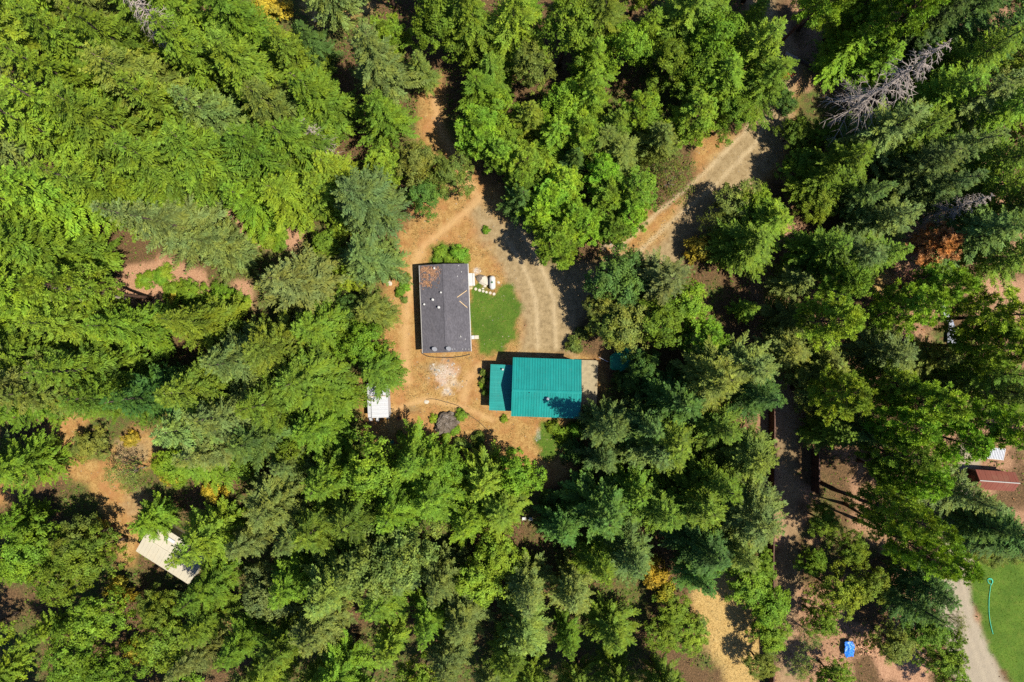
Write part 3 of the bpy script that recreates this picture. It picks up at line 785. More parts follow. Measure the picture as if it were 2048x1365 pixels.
b2 = thing_at('landing', 941.5, 560, 'white timber landing with steps on the right wall of the grey house', 'steps', math.radians(92), 0)
for k in range(8): MB().box((-.95 + .27 * k, .14, .55), (.255, 1.0, .05)).build('plank', M_white, b2)
MB().box((0, .14, .26), (2.1, .9, .5)).build('frame', M_whitemetal, b2)
MB().box((-.0, -.55, .28), (2.1, .3, .05)).build('step', M_white, b2)
b2 = thing_at('wooden_crate', 941, 576.3, 'small brown wooden crate beside the white landing', 'crate', math.radians(2))
cb = MB(); cb.box((0, 0, .2), (.66, .5, .4)); cb.build('box', M_paleboard, b2); MB().box((.05, .05, .43), (.42, .34, .05), .2).build('lid', M_wood, b2)
b2 = thing_at('doorstep', 950, 675, 'little doorstep of pale slabs at the lower right of the grey house', 'steps', math.radians(2))
MB().box((-.35, 0, .18), (.5, .62, .36), bev=.02).build('upper_slab', M_white, b2); MB().box((.28, 0, .08), (.72, .62, .18), bev=.02).build('lower_slab', M_stone, b2)
stone_me = MB().lathe([(.22, -.02), (.235, .03), (.2, .05), (.02, .055)], 11).mesh('stepping_stone', M_stone)
for k, (px, py) in enumerate(((951.5, 578.5), (959.3, 581), (966.4, 582.8), (973, 584.8), (980.4, 586.3), (988, 588.5))):
    z = at(px, py); o = link('stepping_stone', stone_me); o.location = (z.x, z.y, height_at(z.x, z.y) + .04); o.rotation_euler = (0, 0, k); s = RNG.uniform(.85, 1.15); o.scale = (s, s * RNG.uniform(.9, 1.1), 1)
    tag(o, ('first', 'second', 'third', 'fourth', 'fifth', 'last')[k] + ' round stepping stone along the top of the lawn, counting from the house', 'stone', 'stepping stones along the top of the lawn')

def line_thing(name, pts, r, mat, label, cat, z=.05, part=None):
    P = []
    q = [at(*p) for p in pts]
    for i in range(len(q) - 1):
        p0 = q[max(i - 1, 0)]; p1 = q[i]; p2 = q[i + 1]; p3 = q[min(i + 2, len(q) - 1)]
        for k in range(6):
            t = k / 6
            P.append(.5 * ((2 * p1) + (p2 - p0) * t + (2 * p0 - 5 * p1 + 4 * p2 - p3) * t * t + (3 * p1 - p0 - 3 * p2 + p3) * t ** 3))
    P.append(q[-1])
    for p in P: p.z = height_at(p.x, p.y) + z
    o = MB().tube(P, r, 6).build(name, mat, None, True)
    tag(o, label, cat); return o
line_thing('drain_hose', [(842, 701), (844, 707), (858, 713.5), (880, 715), (902, 715.3), (925, 712.5), (940, 709)], .07, M_black, 'black hose curving along the lower end of the grey house', 'hose')
line_thing('long_cable', [(852, 799), (868, 798.5), (890, 804), (918, 813), (936, 829), (960, 846), (985, 872), (1008, 899)], .045, M_black, 'thin dark cable snaking across the dirt past the boulder', 'cable')
hs = line_thing('garden_hose', [(1976, 1158), (1983, 1160), (1983, 1168), (1977, 1166), (1975, 1159), (1981, 1157), (1985, 1163), (1981, 1172), (1980, 1180), (1977.5, 1205), (1978, 1230), (1981, 1250), (1985.5, 1268)], .05, M_hose, 'green garden hose, coiled at one end, on the roadside grass', 'hose', .12)
b = thing_at('orange_can', 1160, 884, 'rusty orange barrel under the dark tree below the green roof', 'barrel', 0)
MB().lathe([(.38, 0), (.42, .1), (.4, .5), (.42, .52), (.4, .95), (.38, 1.0), (.3, .96)], 14).build('drum', M_rust, b); MB().lathe([(.3, 0), (.02, .01)], 12, (0, 0, .965)).build('lid', M_bark, b)
b = thing_at('propped_pipe', 1206, 719, 'thin pale pipe leaning beside the deck corner', 'pipe', 0)
MB().tube([(-.75, .35, .5), (.75, -.4, .9)], .05, 6).build('shaft', M_silver, b)
for px, py, lab in ((769, 888, 'yellow tub in the tree shade below the white shed'), (784, 884, 'dark green crate in the tree shade below the white shed')):
    mt = plain('tub_' + lab.split()[0], (.5, .3, .05) if 'yellow' in lab else (.02, .12, .08))
    b = thing_at('storage_tub', px, py, lab, 'tub', .2)
    MB().box((0, 0, .2), (.6, .45, .4), bev=.03).build('body', mt, b); MB().box((0, 0, .42), (.66, .5, .05), bev=.02).build('lid', mt, b)
# two white chairs among the trees below
def chair(px, py, rz, lab):
    b = thing_at('garden_chair', px, py, lab, 'chair', rz)
    MB().box((0, 0, .42), (.6, .55, .05)).build('seat', M_white, b)
    bk = MB()
    for k in range(4): bk.box((0, .28, .55 + .14 * k), (.6, .04, .07))
    bk.build('backrest', M_white, b)
    for sx in (-.28, .28):
        for sy in (-.25, .27): MB().box((sx, sy, .3 if sy < 0 else .5), (.05, .05, .62 if sy < 0 else 1.02)).build('leg', M_white, b)
        MB().box((sx, 0, .64), (.07, .6, .04)).build('armrest', M_white, b)
g = 'white garden chairs in the shade'
chair(1048, 1036, .05, 'white slatted garden chair in tree shade, the one on the left'); chair(1061, 1037, -.05, 'white slatted garden chair in tree shade, the one on the right')
# tarps
def tarp(name, poly, z, mat, label, cat, seed, amp=.18):
    P = gp(poly); lo, hi = P.min(0), P.max(0); n = 22
    xs = np.linspace(lo[0], hi[0], n); ys = np.linspace(lo[1], hi[1], n); X, Y = np.meshgrid(xs, ys)
    q = np.stack([X.ravel(), Y.ravel()], 1); s = sdist(q, P) + (fbm(q[:, 0] * 1.5 + seed, q[:, 1] * 1.5, 3) - .5) * .5
    h = z + amp * fbm(q[:, 0] * 1.8 + seed, q[:, 1] * 1.8, 4) * 2 + np.clip(s, 0, .8) * .3
    c = (np.arange(n - 1)[:, None] * n + np.arange(n - 1)[None]).ravel(); F = np.stack([c, c + 1, c + n + 1, c + n], 1)
    F = F[s[F].mean(1) > 0]; u, inv = np.unique(F, return_inverse=True)
    Vt = np.column_stack([q, h])[u]; k = len(Vt); Fi = inv.reshape(F.shape)
    V2 = np.vstack([Vt, Vt - [0, 0, .04]])
    e = {}
    for f in Fi:
        for a, b in zip(f, np.roll(f, -1)): e[(a, b)] = 1
    side = [(a, b, b + k, a + k)[::-1] for a, b in e if (b, a) not in e]
    o = link(name, np_mesh(name, V2, np.vstack([Fi, Fi[:, ::-1] + k, np.array(side)]), mat)); tag(o, label, cat); return o
tarp('blue_tarp', [(1685, 1280), (1702, 1277), (1705, 1290), (1703, 1310), (1688, 1312), (1684, 1297)], .45, M_bluetarp, 'crumpled bright blue tarp beside the heap of split firewood', 'tarp', 3, .35)
tarp('silver_tarp', [(1874, 612), (1888, 606), (1905, 650), (1918, 672), (1914, 690), (1890, 688), (1893, 650)], .3, M_silvertarp, 'long silver grey tarp on the ground between the pines', 'tarp', 9, .25)
tarp('green_awning', [(1216, 712), (1262, 688), (1284, 702), (1278, 728), (1240, 742), (1218, 738)], 2.1, M_greentarp, 'shaded green tarp awning beside the wooden deck', 'awning', 5, .15)
# heap of split firewood
wp = thing_at('firewood_heap', 1734, 1297, 'loose heap of split firewood beside the blue tarp', 'firewood')
wm = MB().add([(-.24, -.07, 0), (-.24, .07, 0), (-.24, 0, .13), (.24, -.08, 0), (.24, .08, 0), (.24, 0, .14)], [(0, 2, 1), (3, 4, 5), (0, 1, 4, 3), (1, 2, 5, 4), (2, 0, 3, 5)]).mesh('log', M_split)
for k in range(150):
    a = RNG.random() * 6.28; r = abs(RNG.normal(0, .55)); o = link('log', wm, wp)
    o.location = (2.3 * r * math.cos(a), 1.25 * r * math.sin(a), max(.02, .6 - r * .5) * RNG.random() + .05); o.rotation_euler = (RNG.random() * 6, RNG.normal(0, .4), RNG.random() * 6)
# logs lying on the forest floor
def lying_log(px0, py0, px1, py1, r, label, mat=None):
    a = at(px0, py0); c = at(px1, py1); d = c - a
    b = empty('fallen_log', (a.x, a.y, r * .6)); tag(b, label, 'log')
    pts = [Vector((0, 0, 0)) + d * t + Vector((RNG.normal(0, .05), RNG.normal(0, .05), .0)) for t in (0, .25, .5, .75, 1)]
    MB().tube(pts, [r, r * .97, r * .9, r * .84, r * .75], 10, cap=False).build('log', mat or M_greybark, b, True)
    n = d.normalized(); e = MB(); e.tube([-n * .02, n * .01], r * .99, 10); e.build('cut_end', M_paleboard, b)
lying_log(1570, 108, 1598, 122, .36, 'thick cut log with orange end at the top of the dirt road')
lying_log(1592, 118, 1660, 152, .3, 'long grey log lying across the shade right of the dirt road', M_bark)
lying_log(628, 43, 668, 33, .45, 'pale stubby log on the dry bank along the top edge', M_stone)
lying_log(672, 33, 690, 30, .4, 'pale broken log end on the dry bank along the top edge', M_stone)
lying_log(1480, 985, 1465, 1000, .2, 'short log in the deep shade of the dark trees', M_bark)
# loose stones, clods and twigs on the bare ground, and lawn grass
def scatter_mesh(name, n, zones, smin, smax, mat, color, label, tall=.6, extra=None):
    sel = np.zeros(len(GP), bool)
    for z in zones: sel |= SD[:, iz[z]] > .1
    if extra is not None: sel &= extra
    idx = np.flatnonzero(sel); pick = RNG.choice(idx, n)
    P = GP[pick] + RNG.uniform(-STEP, STEP, (n, 2)) * .5; h = hz[pick]
    s = RNG.uniform(0, 1, n) ** 3 * (smax - smin) + smin
    base = np.array([[1, 0, 0], [-.5, .87, 0], [-.5, -.87, 0], [0, 0, 1.0]])
    V = base[None] * s[:, None, None] * RNG.uniform(.7, 1.3, (n, 4, 1)); a = RNG.random(n) * 6.28
    c, sn = np.cos(a), np.sin(a); X = V[:, :, 0] * c[:, None] - V[:, :, 1] * sn[:, None]; Y = V[:, :, 0] * sn[:, None] + V[:, :, 1] * c[:, None]
    V = np.stack([X + P[:, :1], Y + P[:, 1:], V[:, :, 2] * tall + h[:, None] - .01], 2).reshape(-1, 3)
    k = np.arange(n)[:, None] * 4
    F = np.concatenate([k + [0, 1, 3], k + [1, 2, 3], k + [2, 0, 3]], 1).reshape(-1, 3)
    o = link(name, np_mesh(name, V, F, mat, np.repeat(RNG.random(n), 3))); o.color = color; tag(o, label, kind='stuff'); return o
scatter_mesh('pebbles', 2600, ['dirt_yard', 'dirt_track', 'gravel_road'], .03, .17, M_dry, (.25, .20, .14, 1), 'loose pebbles on the bare dirt')
scatter_mesh('stone_rubble', 130, ['dirt_yard', 'gravel_driveway'], .08, .34, M_dry, (.32, .29, .25, 1), 'pale rubble along the driveway bank', extra=(w_ash > .12))
def grass_mesh(name, n, zones, hmin, hmax, color, label, mat, w=.07, edge=0.0, lean=.6):
    sel = np.zeros(len(GP), bool)
    for z in zones: sel |= SD[:, iz[z]] > edge
    idx = np.flatnonzero(sel); pick = RNG.choice(idx, n)
    P = GP[pick] + RNG.uniform(-STEP, STEP, (n, 2)) * .5; h = hz[pick]
    a = RNG.random(n) * 6.28; L = RNG.uniform(hmin, hmax, n); ln = RNG.uniform(.2, 1, n) * lean * L; ww = w * RNG.uniform(.6, 1.4, n)
    dx, dy = np.cos(a), np.sin(a); b = np.column_stack([P, h - .02])
    V = np.stack([b + np.column_stack([-dy * ww, dx * ww, 0 * L]), b + np.column_stack([dy * ww, -dx * ww, 0 * L]), b + np.column_stack([dx * ln, dy * ln, L])], 1).reshape(-1, 3)
    F = np.arange(3 * n).reshape(-1, 3)
    o = link(name, np_mesh(name, V, F, mat, RNG.random(n))); o.color = color; tag(o, label, kind='stuff'); return o
grass_mesh('lawn_grass', 16000, ['lawn'], .03, .10, (.085, .148, .014, 1), 'mown green lawn grass', M_leaf, edge=-.6)
grass_mesh('roadside_grass', 26000, ['roadside_lawn'], .03, .12, (.15, .205, .018, 1), 'bright grass along the gravel road', M_leaf, edge=-.3)
grass_mesh('dry_grass', 9000, ['dry_grass_patch'], .06, .30, (.38, .265, .10, 1), 'tall straw coloured dry grass', M_dry, w=.03, edge=-.6, lean=2.2)
grass_mesh('straw', 9000, ['dirt_yard'], .04, .16, (.30, .20, .08, 1), 'thin dry straw over the dirt', M_dry, w=.05, edge=.3, lean=1.6)

# ------------------------------------------------------------------ trees: prototypes
def rot_about(v, k, a):
    """rotate vectors v about unit axes k by angles a (Rodrigues), arrays (n,3)"""
    c = np.cos(a)[:, None]; s = np.sin(a)[:, None]
    return v * c + np.cross(k, v) * s + k * (np.sum(k * v, 1)[:, None]) * (1 - c)
def unit(v): return v / (np.linalg.norm(v, axis=1, keepdims=True) + 1e-9)
def kites(base, dirv, nrm, length, width):
    """one kite-shaped leaf/spray per row"""
    side = unit(np.cross(nrm, dirv)); L = length[:, None]; W = width[:, None]
    mid = base + dirv * L * .42
    V = np.stack([base, mid - side * W * .5 - nrm * W * .12, base + dirv * L, mid + side * W * .5 - nrm * W * .12], 1).reshape(-1, 3)
    F = np.arange(len(base) * 4).reshape(-1, 4)
    return V, F

def fir_crown(seed, H, R, z0, dens=1.0, droop=1.0, shape=.8):
    """tiers of feathered, spear-shaped branches with gaps between them"""
    r = np.random.default_rng(seed)
    B, D, NR, LN, WD, RN = [], [], [], [], [], []
    z = z0 * H; lob = r.random(3) * 6.28
    while z < H * .99:
        t = (z - z0 * H) / (H * (1 - z0))
        rad = R * min((1 - t) ** shape * 1.08, .66 + 1.8 * t) + .22
        nb = int(round(np.interp(rad, (0, 1.5, 3, 6), (4, 6, 8, 10))))
        a0 = r.random() * 6.28; tier = r.normal(0, .08)
        for k in range(nb):
            if r.random() < .08: continue
            az = a0 + 6.283 * k / nb + r.normal(0, .20)
            L = rad * r.uniform(.68, 1.16) * (1 + .14 * math.sin(az * 2 + lob[0] + t * 5) + .10 * math.sin(az * 3 + lob[1]))
            zz = z + r.normal(0, .30)
            rise = (.55 * t + .02) + r.normal(0, .08)
            out = np.array([math.cos(az), math.sin(az), 0.0]); lat = np.array([-math.sin(az), math.cos(az), 0.0])
            s = np.arange(max(.2, .16 * L), L, .155 / dens)
            if len(s) == 0: s = np.array([L * .6])
            n = len(s); f = s / L
            sway = lat[None] * (r.normal(0, .10) * s * f)[:, None]
            hgt = zz + s * rise - droop * .15 * s * f + droop * .07 * s * f ** 3
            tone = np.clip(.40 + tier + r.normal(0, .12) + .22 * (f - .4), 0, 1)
            p = np.column_stack([out[0] * s, out[1] * s, hgt]) + sway
            wmax = min(.95, .20 * L + .30)
            for sg in (-1, 1):
                wl = np.minimum(.50 * (L - s) + .22, wmax * (.45 + .9 * f)) * r.uniform(.65, 1.2, n)
                ang = r.normal(.80, .18, n)
                d = out[None] * np.cos(ang)[:, None] + lat[None] * (sg * np.sin(ang))[:, None]
                d[:, 2] = rise * .6 - .26 * droop + r.normal(0, .16, n); d = unit(d)
                nn = np.array([[0, 0, 1.0]]) + r.normal(0, .38, (n, 3)) + lat[None] * sg * .25
                nn = unit(nn - d * np.sum(nn * d, 1)[:, None])
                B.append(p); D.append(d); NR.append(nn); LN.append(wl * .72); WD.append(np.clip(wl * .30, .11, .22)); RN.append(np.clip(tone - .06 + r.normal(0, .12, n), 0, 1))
                q = p + d * (wl * .5)[:, None]
                d2 = d + r.normal(0, .25, (n, 3)) + out[None] * .2; d2[:, 2] -= .16 * droop; d2 = unit(d2)
                n2 = unit(nn + r.normal(0, .3, (n, 3))); n2 = unit(n2 - d2 * np.sum(n2 * d2, 1)[:, None])
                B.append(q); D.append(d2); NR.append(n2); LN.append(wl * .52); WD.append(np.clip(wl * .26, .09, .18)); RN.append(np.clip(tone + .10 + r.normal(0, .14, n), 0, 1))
            m = 5; e = p[-1]
            dp = unit(r.normal(0, .45, (m, 3)) + out[None]); np_ = unit(np.array([[0, 0, 1.0]]) + r.normal(0, .4, (m, 3))); np_ = unit(np_ - dp * np.sum(np_ * dp, 1)[:, None])
            B.append(np.tile(e, (m, 1))); D.append(dp); NR.append(np_); LN.append(r.uniform(.25, .5, m)); WD.append(r.uniform(.1, .18, m)); RN.append(np.clip(tone[-1] + r.normal(.1, .1, m), 0, 1))
        z += np.interp(t, (0, .6, 1), (1.18, .92, .50)) * r.uniform(.8, 1.2)
    B = np.vstack(B); D = np.vstack(D); NR = np.vstack(NR)
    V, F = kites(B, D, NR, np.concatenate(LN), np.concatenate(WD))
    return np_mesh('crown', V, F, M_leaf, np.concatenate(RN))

def clump_leaves(r, centres, radii, up, n_each, lmin, lmax, aspect=.62):
    B, D, NR, LN, RN = [], [], [], [], []
    for c, rad, u in zip(centres, radii, up):
        n = int(n_each * r.uniform(.7, 1.3))
        d = unit(r.normal(0, 1, (n, 3)) + u[None] * .7)
        rr = rad * r.uniform(.35, 1.05, n)[:, None]
        p = c + d * rr * np.array([1, 1, .62])
        nn = unit(d * .7 + u[None] * .55 + np.array([[0, 0, .55]]) + r.normal(0, .45, (n, 3)))
        dd = unit(np.cross(nn, r.normal(0, 1, (n, 3)))); dd[:, 2] -= .15; dd = unit(dd)
        B.append(p); D.append(dd); NR.append(nn); LN.append(r.uniform(lmin, lmax, n)); RN.append(np.clip(r.normal(.5, .13) + r.normal(0, .17, n), 0, 1))
    B = np.vstack(B); LN = np.concatenate(LN)
    V, F = kites(B, np.vstack(D), np.vstack(NR), LN, LN * aspect)
    return V, F, np.concatenate(RN)

def broad_crown(seed, H, R, z0, n_lobes=9, clumps=24, leaves=44, lmin=.2, lmax=.42, sparse=1.0, limbs=None):
    r = np.random.default_rng(seed)
    C, RD, UP = [], [], []
    hc = (H - z0 * H)
    for i in range(n_lobes):
        a = i * 2.4 + r.normal(0, .35); q = math.sqrt((i + .35) / n_lobes)
        lr = R * r.uniform(.34, .52) * (1.15 - .35 * q)
        lc = np.array([math.cos(a) * q * (R - lr * .75), math.sin(a) * q * (R - lr * .75), z0 * H + hc * (.80 - .48 * q * q + r.normal(0, .07))])
        if limbs is not None: limbs.append(lc)
        m = int(clumps * sparse * (lr / (R * .42)) ** 2)
        d = unit(r.normal(0, 1, (m, 3)) + np.array([[0, 0, .55]]))
        pp = lc + d * lr * r.uniform(.55, 1.12, m)[:, None] * np.array([1, 1, hc / (2.1 * R) * 1.25])
        for p_, d_ in zip(pp, d):
            C.append(p_); RD.append(r.uniform(.42, .85) * (R / 5) ** .5); UP.append(d_)
    V, F, RN = clump_leaves(r, C, RD, UP, leaves, lmin, lmax)
    V[:, 2] = np.maximum(V[:, 2], .3)
    return np_mesh('crown', V, F, M_leaf, RN)

def pine_crown(seed, H, R, z0, n_br=64, tufts=5, limbs=None):
    r = np.random.default_rng(seed)
    B, D, NR, LN, WD, RN = [], [], [], [], [], []
    for i in range(n_br):
        t = (i + r.random()) / n_br
        z = H * (z0 + (1 - z0) * t * .97)
        az = i * 2.399 + r.normal(0, .4)
        L = R * (min(1.0, .55 + 1.6 * t) * (1 - t ** 1.7) ** .8) * r.uniform(.6, 1.12) + .3
        rise = -.18 + .75 * t + r.normal(0, .12)
        out = np.array([math.cos(az), math.sin(az), rise]); lat = np.array([-math.sin(az), math.cos(az), 0])
        if limbs is not None: limbs.append((np.array([0, 0, z]), np.array([0, 0, z]) + out * L * .85))
        nt = max(2, int(round(tufts * L / R)))
        tone = r.normal(.5, .20)
        for k in range(nt):
            s = L * (1 - .72 * k / nt) * r.uniform(.9, 1.05)
            c = np.array([0, 0, z]) + out * s + lat * r.normal(0, .28 * (L - s) + .22) + np.array([0, 0, .12 * s / L * s * .3 + r.normal(0, .15)])
            n = 58; tr = r.uniform(.36, .60)
            d = unit(r.normal(0, 1, (n, 3)) + np.array([[0, 0, .55]]) + out[None] * .45)
            nn = unit(np.cross(d, r.normal(0, 1, (n, 3)))); nn *= np.sign(nn[:, 2:3] + 1e-6); nn = nn + np.array([[0, 0, .9]]); nn = unit(nn - d * np.sum(nn * d, 1)[:, None])
            B.append(np.tile(c, (n, 1)) + d * r.uniform(.02, .26, n)[:, None]); D.append(d); NR.append(nn); LN.append(tr * r.uniform(.7, 1.15, n)); WD.append(np.full(n, .115) * r.uniform(.8, 1.3, n)); RN.append(np.clip(tone + r.normal(0, .15, n), 0, 1))
    V, F = kites(np.vstack(B), np.vstack(D), np.vstack(NR), np.concatenate(LN), np.concatenate(WD))
    return np_mesh('crown', V, F, M_leaf, np.concatenate(RN))

def trunk_mesh(seed, H, rad, mat, limbs=None, fork=.45, limb_r=.3, segs=7, top=.97):
    r = np.random.default_rng(seed); mb = MB()
    pts = []; rr = []
    wob = r.normal(0, .012 * H, (segs + 1, 2)) * np.linspace(0, 1, segs + 1)[:, None] * .5
    for i in range(segs + 1):
        t = i / segs * top
        pts.append((wob[i, 0], wob[i, 1], t * H - .3 * (i == 0))); rr.append(rad * ((1 - t) ** .8) * (1.35 if i == 0 else 1) + .02)
    mb.tube(pts, rr, 9)
    for L in limbs or []:
        if isinstance(L, tuple): a, b = L; a = a.copy()
        else: b = L; a = np.array([0, 0, min(fork * H, b[2] * .75)])
        m = (a + b) / 2 + np.array([0, 0, .06 * np.linalg.norm(b - a)])
        lr = limb_r * rad
        mb.tube([a, m, b], [lr, lr * .7, lr * .25], 5, cap=False)
    return mb.mesh('trunk', mat, True)

PROTO = {'fir': [], 'bro': [], 'pin': [], 'bush': [], 'spa': [], 'snag': []}
for s, (H0, R0, z0, dr, shp) in enumerate(((28, 5.0, .12, 1.0, .86), (28, 5.0, .18, 1.3, .74), (28, 5.0, .10, .8, .95), (28, 5.0, .16, 1.5, .80), (28, 5.0, .24, 1.1, .68), (28, 5.0, .14, 1.2, 1.0))):
    PROTO['fir'].append((H0, R0, fir_crown(100 + s, H0, R0, z0, 1.0, dr, shp), trunk_mesh(s, H0, .38, M_bark)))
for s, (H0, R0, nl) in enumerate(((15, 5.0, 11), (15, 5.0, 8), (15, 5.0, 13), (15, 5.0, 10))):
    lb = []; c = broad_crown(200 + s, H0, R0, .28, nl, 26, 46, limbs=lb)
    PROTO['bro'].append((H0, R0, c, trunk_mesh(20 + s, H0, .28, M_bark, lb, .35, .22, top=.72)))
for s, (H0, R0, z0) in enumerate(((24, 4.6, .40), (24, 4.6, .50), (24, 4.6, .34), (24, 4.6, .44))):
    lb = []; c = pine_crown(300 + s, H0, R0, z0, 70 + 6 * s, 6, lb)
    PROTO['pin'].append((H0, R0, c, trunk_mesh(40 + s, H0, .36, M_pinebark, lb, .5, .14)))
for s in range(3):
    lb = []; c = broad_crown(400 + s, 3.0, 2.0, .05, 8, 15, 40, .14, .34, limbs=lb)
    PROTO['bush'].append((3.0, 2.0, c, trunk_mesh(60 + s, 3.0, .07, M_bark, lb, .15, .6, top=.6)))
for s in range(2):
    lb = []; c = broad_crown(500 + s, 8, 4.5, .25, 12, 20, 15, .12, .30, .9, limbs=lb)
    PROTO['spa'].append((8, 4.5, c, trunk_mesh(70 + s, 8, .16, M_greybark, lb, .25, .5, top=.75)))

def snag_mesh(seed, H, R, z0, n=170, dro=.35, th=.035):
    r = np.random.default_rng(seed); mb = MB()
    for i in range(n):
        t = (i + r.random()) / n; z = H * (z0 + (1 - z0) * t * .98)
        az = r.random() * 6.283; L = R * (1 - t) ** .6 * r.uniform(.45, 1.15) + .3
        o = np.array([math.cos(az), math.sin(az), 0]); P = []
        for k in range(5):
            f = k / 4; P.append(np.array([0, 0, z]) + o * L * f + np.array([0, 0, L * (.25 * f - dro * 1.3 * f * f)]) + r.normal(0, .05, 3) * L * f * .5)
        mb.tube(P, [th * 1.3, th * 1.1, th, th * .7, th * .3], 4, cap=False)
        for k in (1, 2, 2, 3, 3):
            for sg in (-1, 1):
                if r.random() < .25: continue
                l2 = L * r.uniform(.15, .38); d2 = o * .6 + np.array([-o[1], o[0], 0]) * sg * r.uniform(.4, 1) + np.array([0, 0, -.35 + r.normal(0, .25)])
                q = P[k]; mb.tube([q, q + d2 * l2 * .5, q + d2 * l2 + np.array([0, 0, -.15 * l2])], [th * .65, th * .5, th * .2], 3, cap=False)
    return mb

# ------------------------------------------------------------------ trees: where each one stands (surveyed crown centres, height, crown radius, tint)
TINT = {'yg': (.165, .248, .020), 'br': (.140, .230, .018), 'mg': (.124, .192, .017), 'dg': (.072, .138, .024), 'bg': (.108, .165, .036),
        'sg': (.145, .192, .044), 'ol': (.145, .180, .030), 'so': (.160, .205, .040), 'ye': (.36, .28, .03), 'ru': (.40, .19, .07), 'or': (.40, .19, .05)}
WORD = {'yg': 'yellow-green', 'br': 'bright green', 'mg': 'mid green', 'dg': 'dark green', 'bg': 'blue-green', 'sg': 'grey-green', 'ol': 'olive', 'so': 'dull grey-olive', 'ye': 'golden yellow', 'ru': 'rust brown', 'or': 'orange'}
ZC = {'fir': .5, 'bro': .68, 'pin': .72, 'bush': .5, 'spa': .6}
T = []
def add(kind, tint, *rows):
    for px, py, H, R in rows: T.append([kind, px, py, H, R, tint])
# west of the yard
add('fir', 'bg', (740,410,26,6.0), (738,515,22,5.6), (590,925,19,4.8), (530,868,25,5.4), (880,890+40,9,2.4))
add('fir', 'sg', (764,145,26,5.3), (592,560,28,7.0), (340,440,33,5.6), (440,490,21,5.0), (500,715,28,6.3), (480,822,29,6.4), (400,850,27,6.0), (440,885,25,5.4), (445,235,27,6.0))
add('fir', 'mg', (772,246,18,4.6), (760,738,18,4.6), (640,650,24,5.5), (560,690,27,6.2), (620,760,26,6.0), (646,795,22,5.2), (560,800,28,6.4), (420,790,30,6.4), (430,330,28,6.4), (525,330,28,6.4), (330,335,30,6.4), (110,500,31,5.6), (640,190,24,6.0), (590,115,22,5.0), (600,290,24,6.0), (350,225,30,6.4), (250,265,31,6.4), (250,90,30,6.0), (480,55,26,5.6), (30,705,31,6.0), (205,745,30,5.6), (40,800,31,6.0), (235,800,29,5.4), (302,1040,13,3.6))
add('fir', 'yg', (400,652,27,5.2), (272,650,28,5.2), (172,645,29,5.0), (225,375,31,6.4), (120,390,32,6.0), (30,410,32,6.0), (60,480,32,6.0), (50,590,31,6.0), (500,150,27,6.0), (400,130,28,6.0), (150,235,31,6.4), (60,255,32,6.0), (50,90,31,6.0), (150,160,31,6.0), (380,40,28,5.6), (402,1074,25,4.9), (660,340,17,4.6))
add('fir', 'ol', (745,622,16,4.2), (560,225,24,5.4), (90,765,31,6.0), (140,775,29,5.4), (300,170,29,6.0))
add('fir', 'br', (640,852,22,5.4), (582,395,21,5.0), (640,390,19,4.6), (35,932,24,5.0), (150,95,30,5.6), (505,400,22,5.0))
add('fir', 'dg', (330,790,31,6.2), (625,95,18,3.8))
add('bro', 'yg', (655,490,9,3.2), (545,440,4,3.4), (600,430,8,3.4), (690,440,8,3.0), (350,925,9,4.2), (88,1090,14,5.2), (50,1112,15,5.0), (625,700,12,3.4), (690,560,9,3.2))
add('bro', 'ol', (835,330,11,4.6), (902,350,11,4.2), (180,893,6,3.3), (165,1082,13,4.4), (315,1205,9,3.4), (850,325,9,2.8))
add('bro', 'dg', (850,392,10,3.6), (700,620,11,3.0))
add('bro', 'br', (725,690,15,4.4), (420,915,12,4.8), (690,650,10,3.2), (480,930,9,3.6), (380,590,4,3.2), (440,600,4,3.4))
add('bro', 'mg', (335,1290,14,5.0), (205,1235,14,5.0), (140,1300,15,5.2), (330,1225,12,3.4), (230,1345,14,4.6), (180,1112,15,5.0), (590,900,14,3.6), (120,1160,15,5.0))
add('spa', 'so', (258,945,9,3.6))
add('bush', 'ye', (545,20,5,3.2), (345,945,4,2.2), (235,1172,5,1.9), (262,1192,5,1.5), (272,1300,6,2.1), (195,1055,4,1.8), (355,600,3,1.8), (430,985,4,2.4), (500,925,3,1.8), (262,880,3,1.6))
add('bush', 'or', (510,935,3.5,1.8), (320,1225,4,2.6), (340,950,3,1.2))
# below the yard
add('bro', 'br', (745,930,20,5.4), (830,930,19,5.2), (800,1010,20,5.6), (872,990,18,5.0), (940,1045,16,4.6), (1035,950,14,4.4), (870,925,16,3.6))
add('bro', 'mg', (660,955,20,5.4), (720,1025,20,5.6), (650,1050,19,5.0), (905,930,14,3.4))
add('bro', 'yg', (972,955,14,4.8), (1000,1010,15,5.0), (1000,1110,12,4.4), (960,1160,13,4.6))
add('bro', 'so', (745,1130,22,6.4), (815,1095,22,5.4), (665,1165,21,5.4), (1150,1180,15,4.8), (930,1240,16,4.8), (1050,1250,15,4.8))
add('fir', 'so', (560,1005,22,5.6), (640,1240,22,5.6))
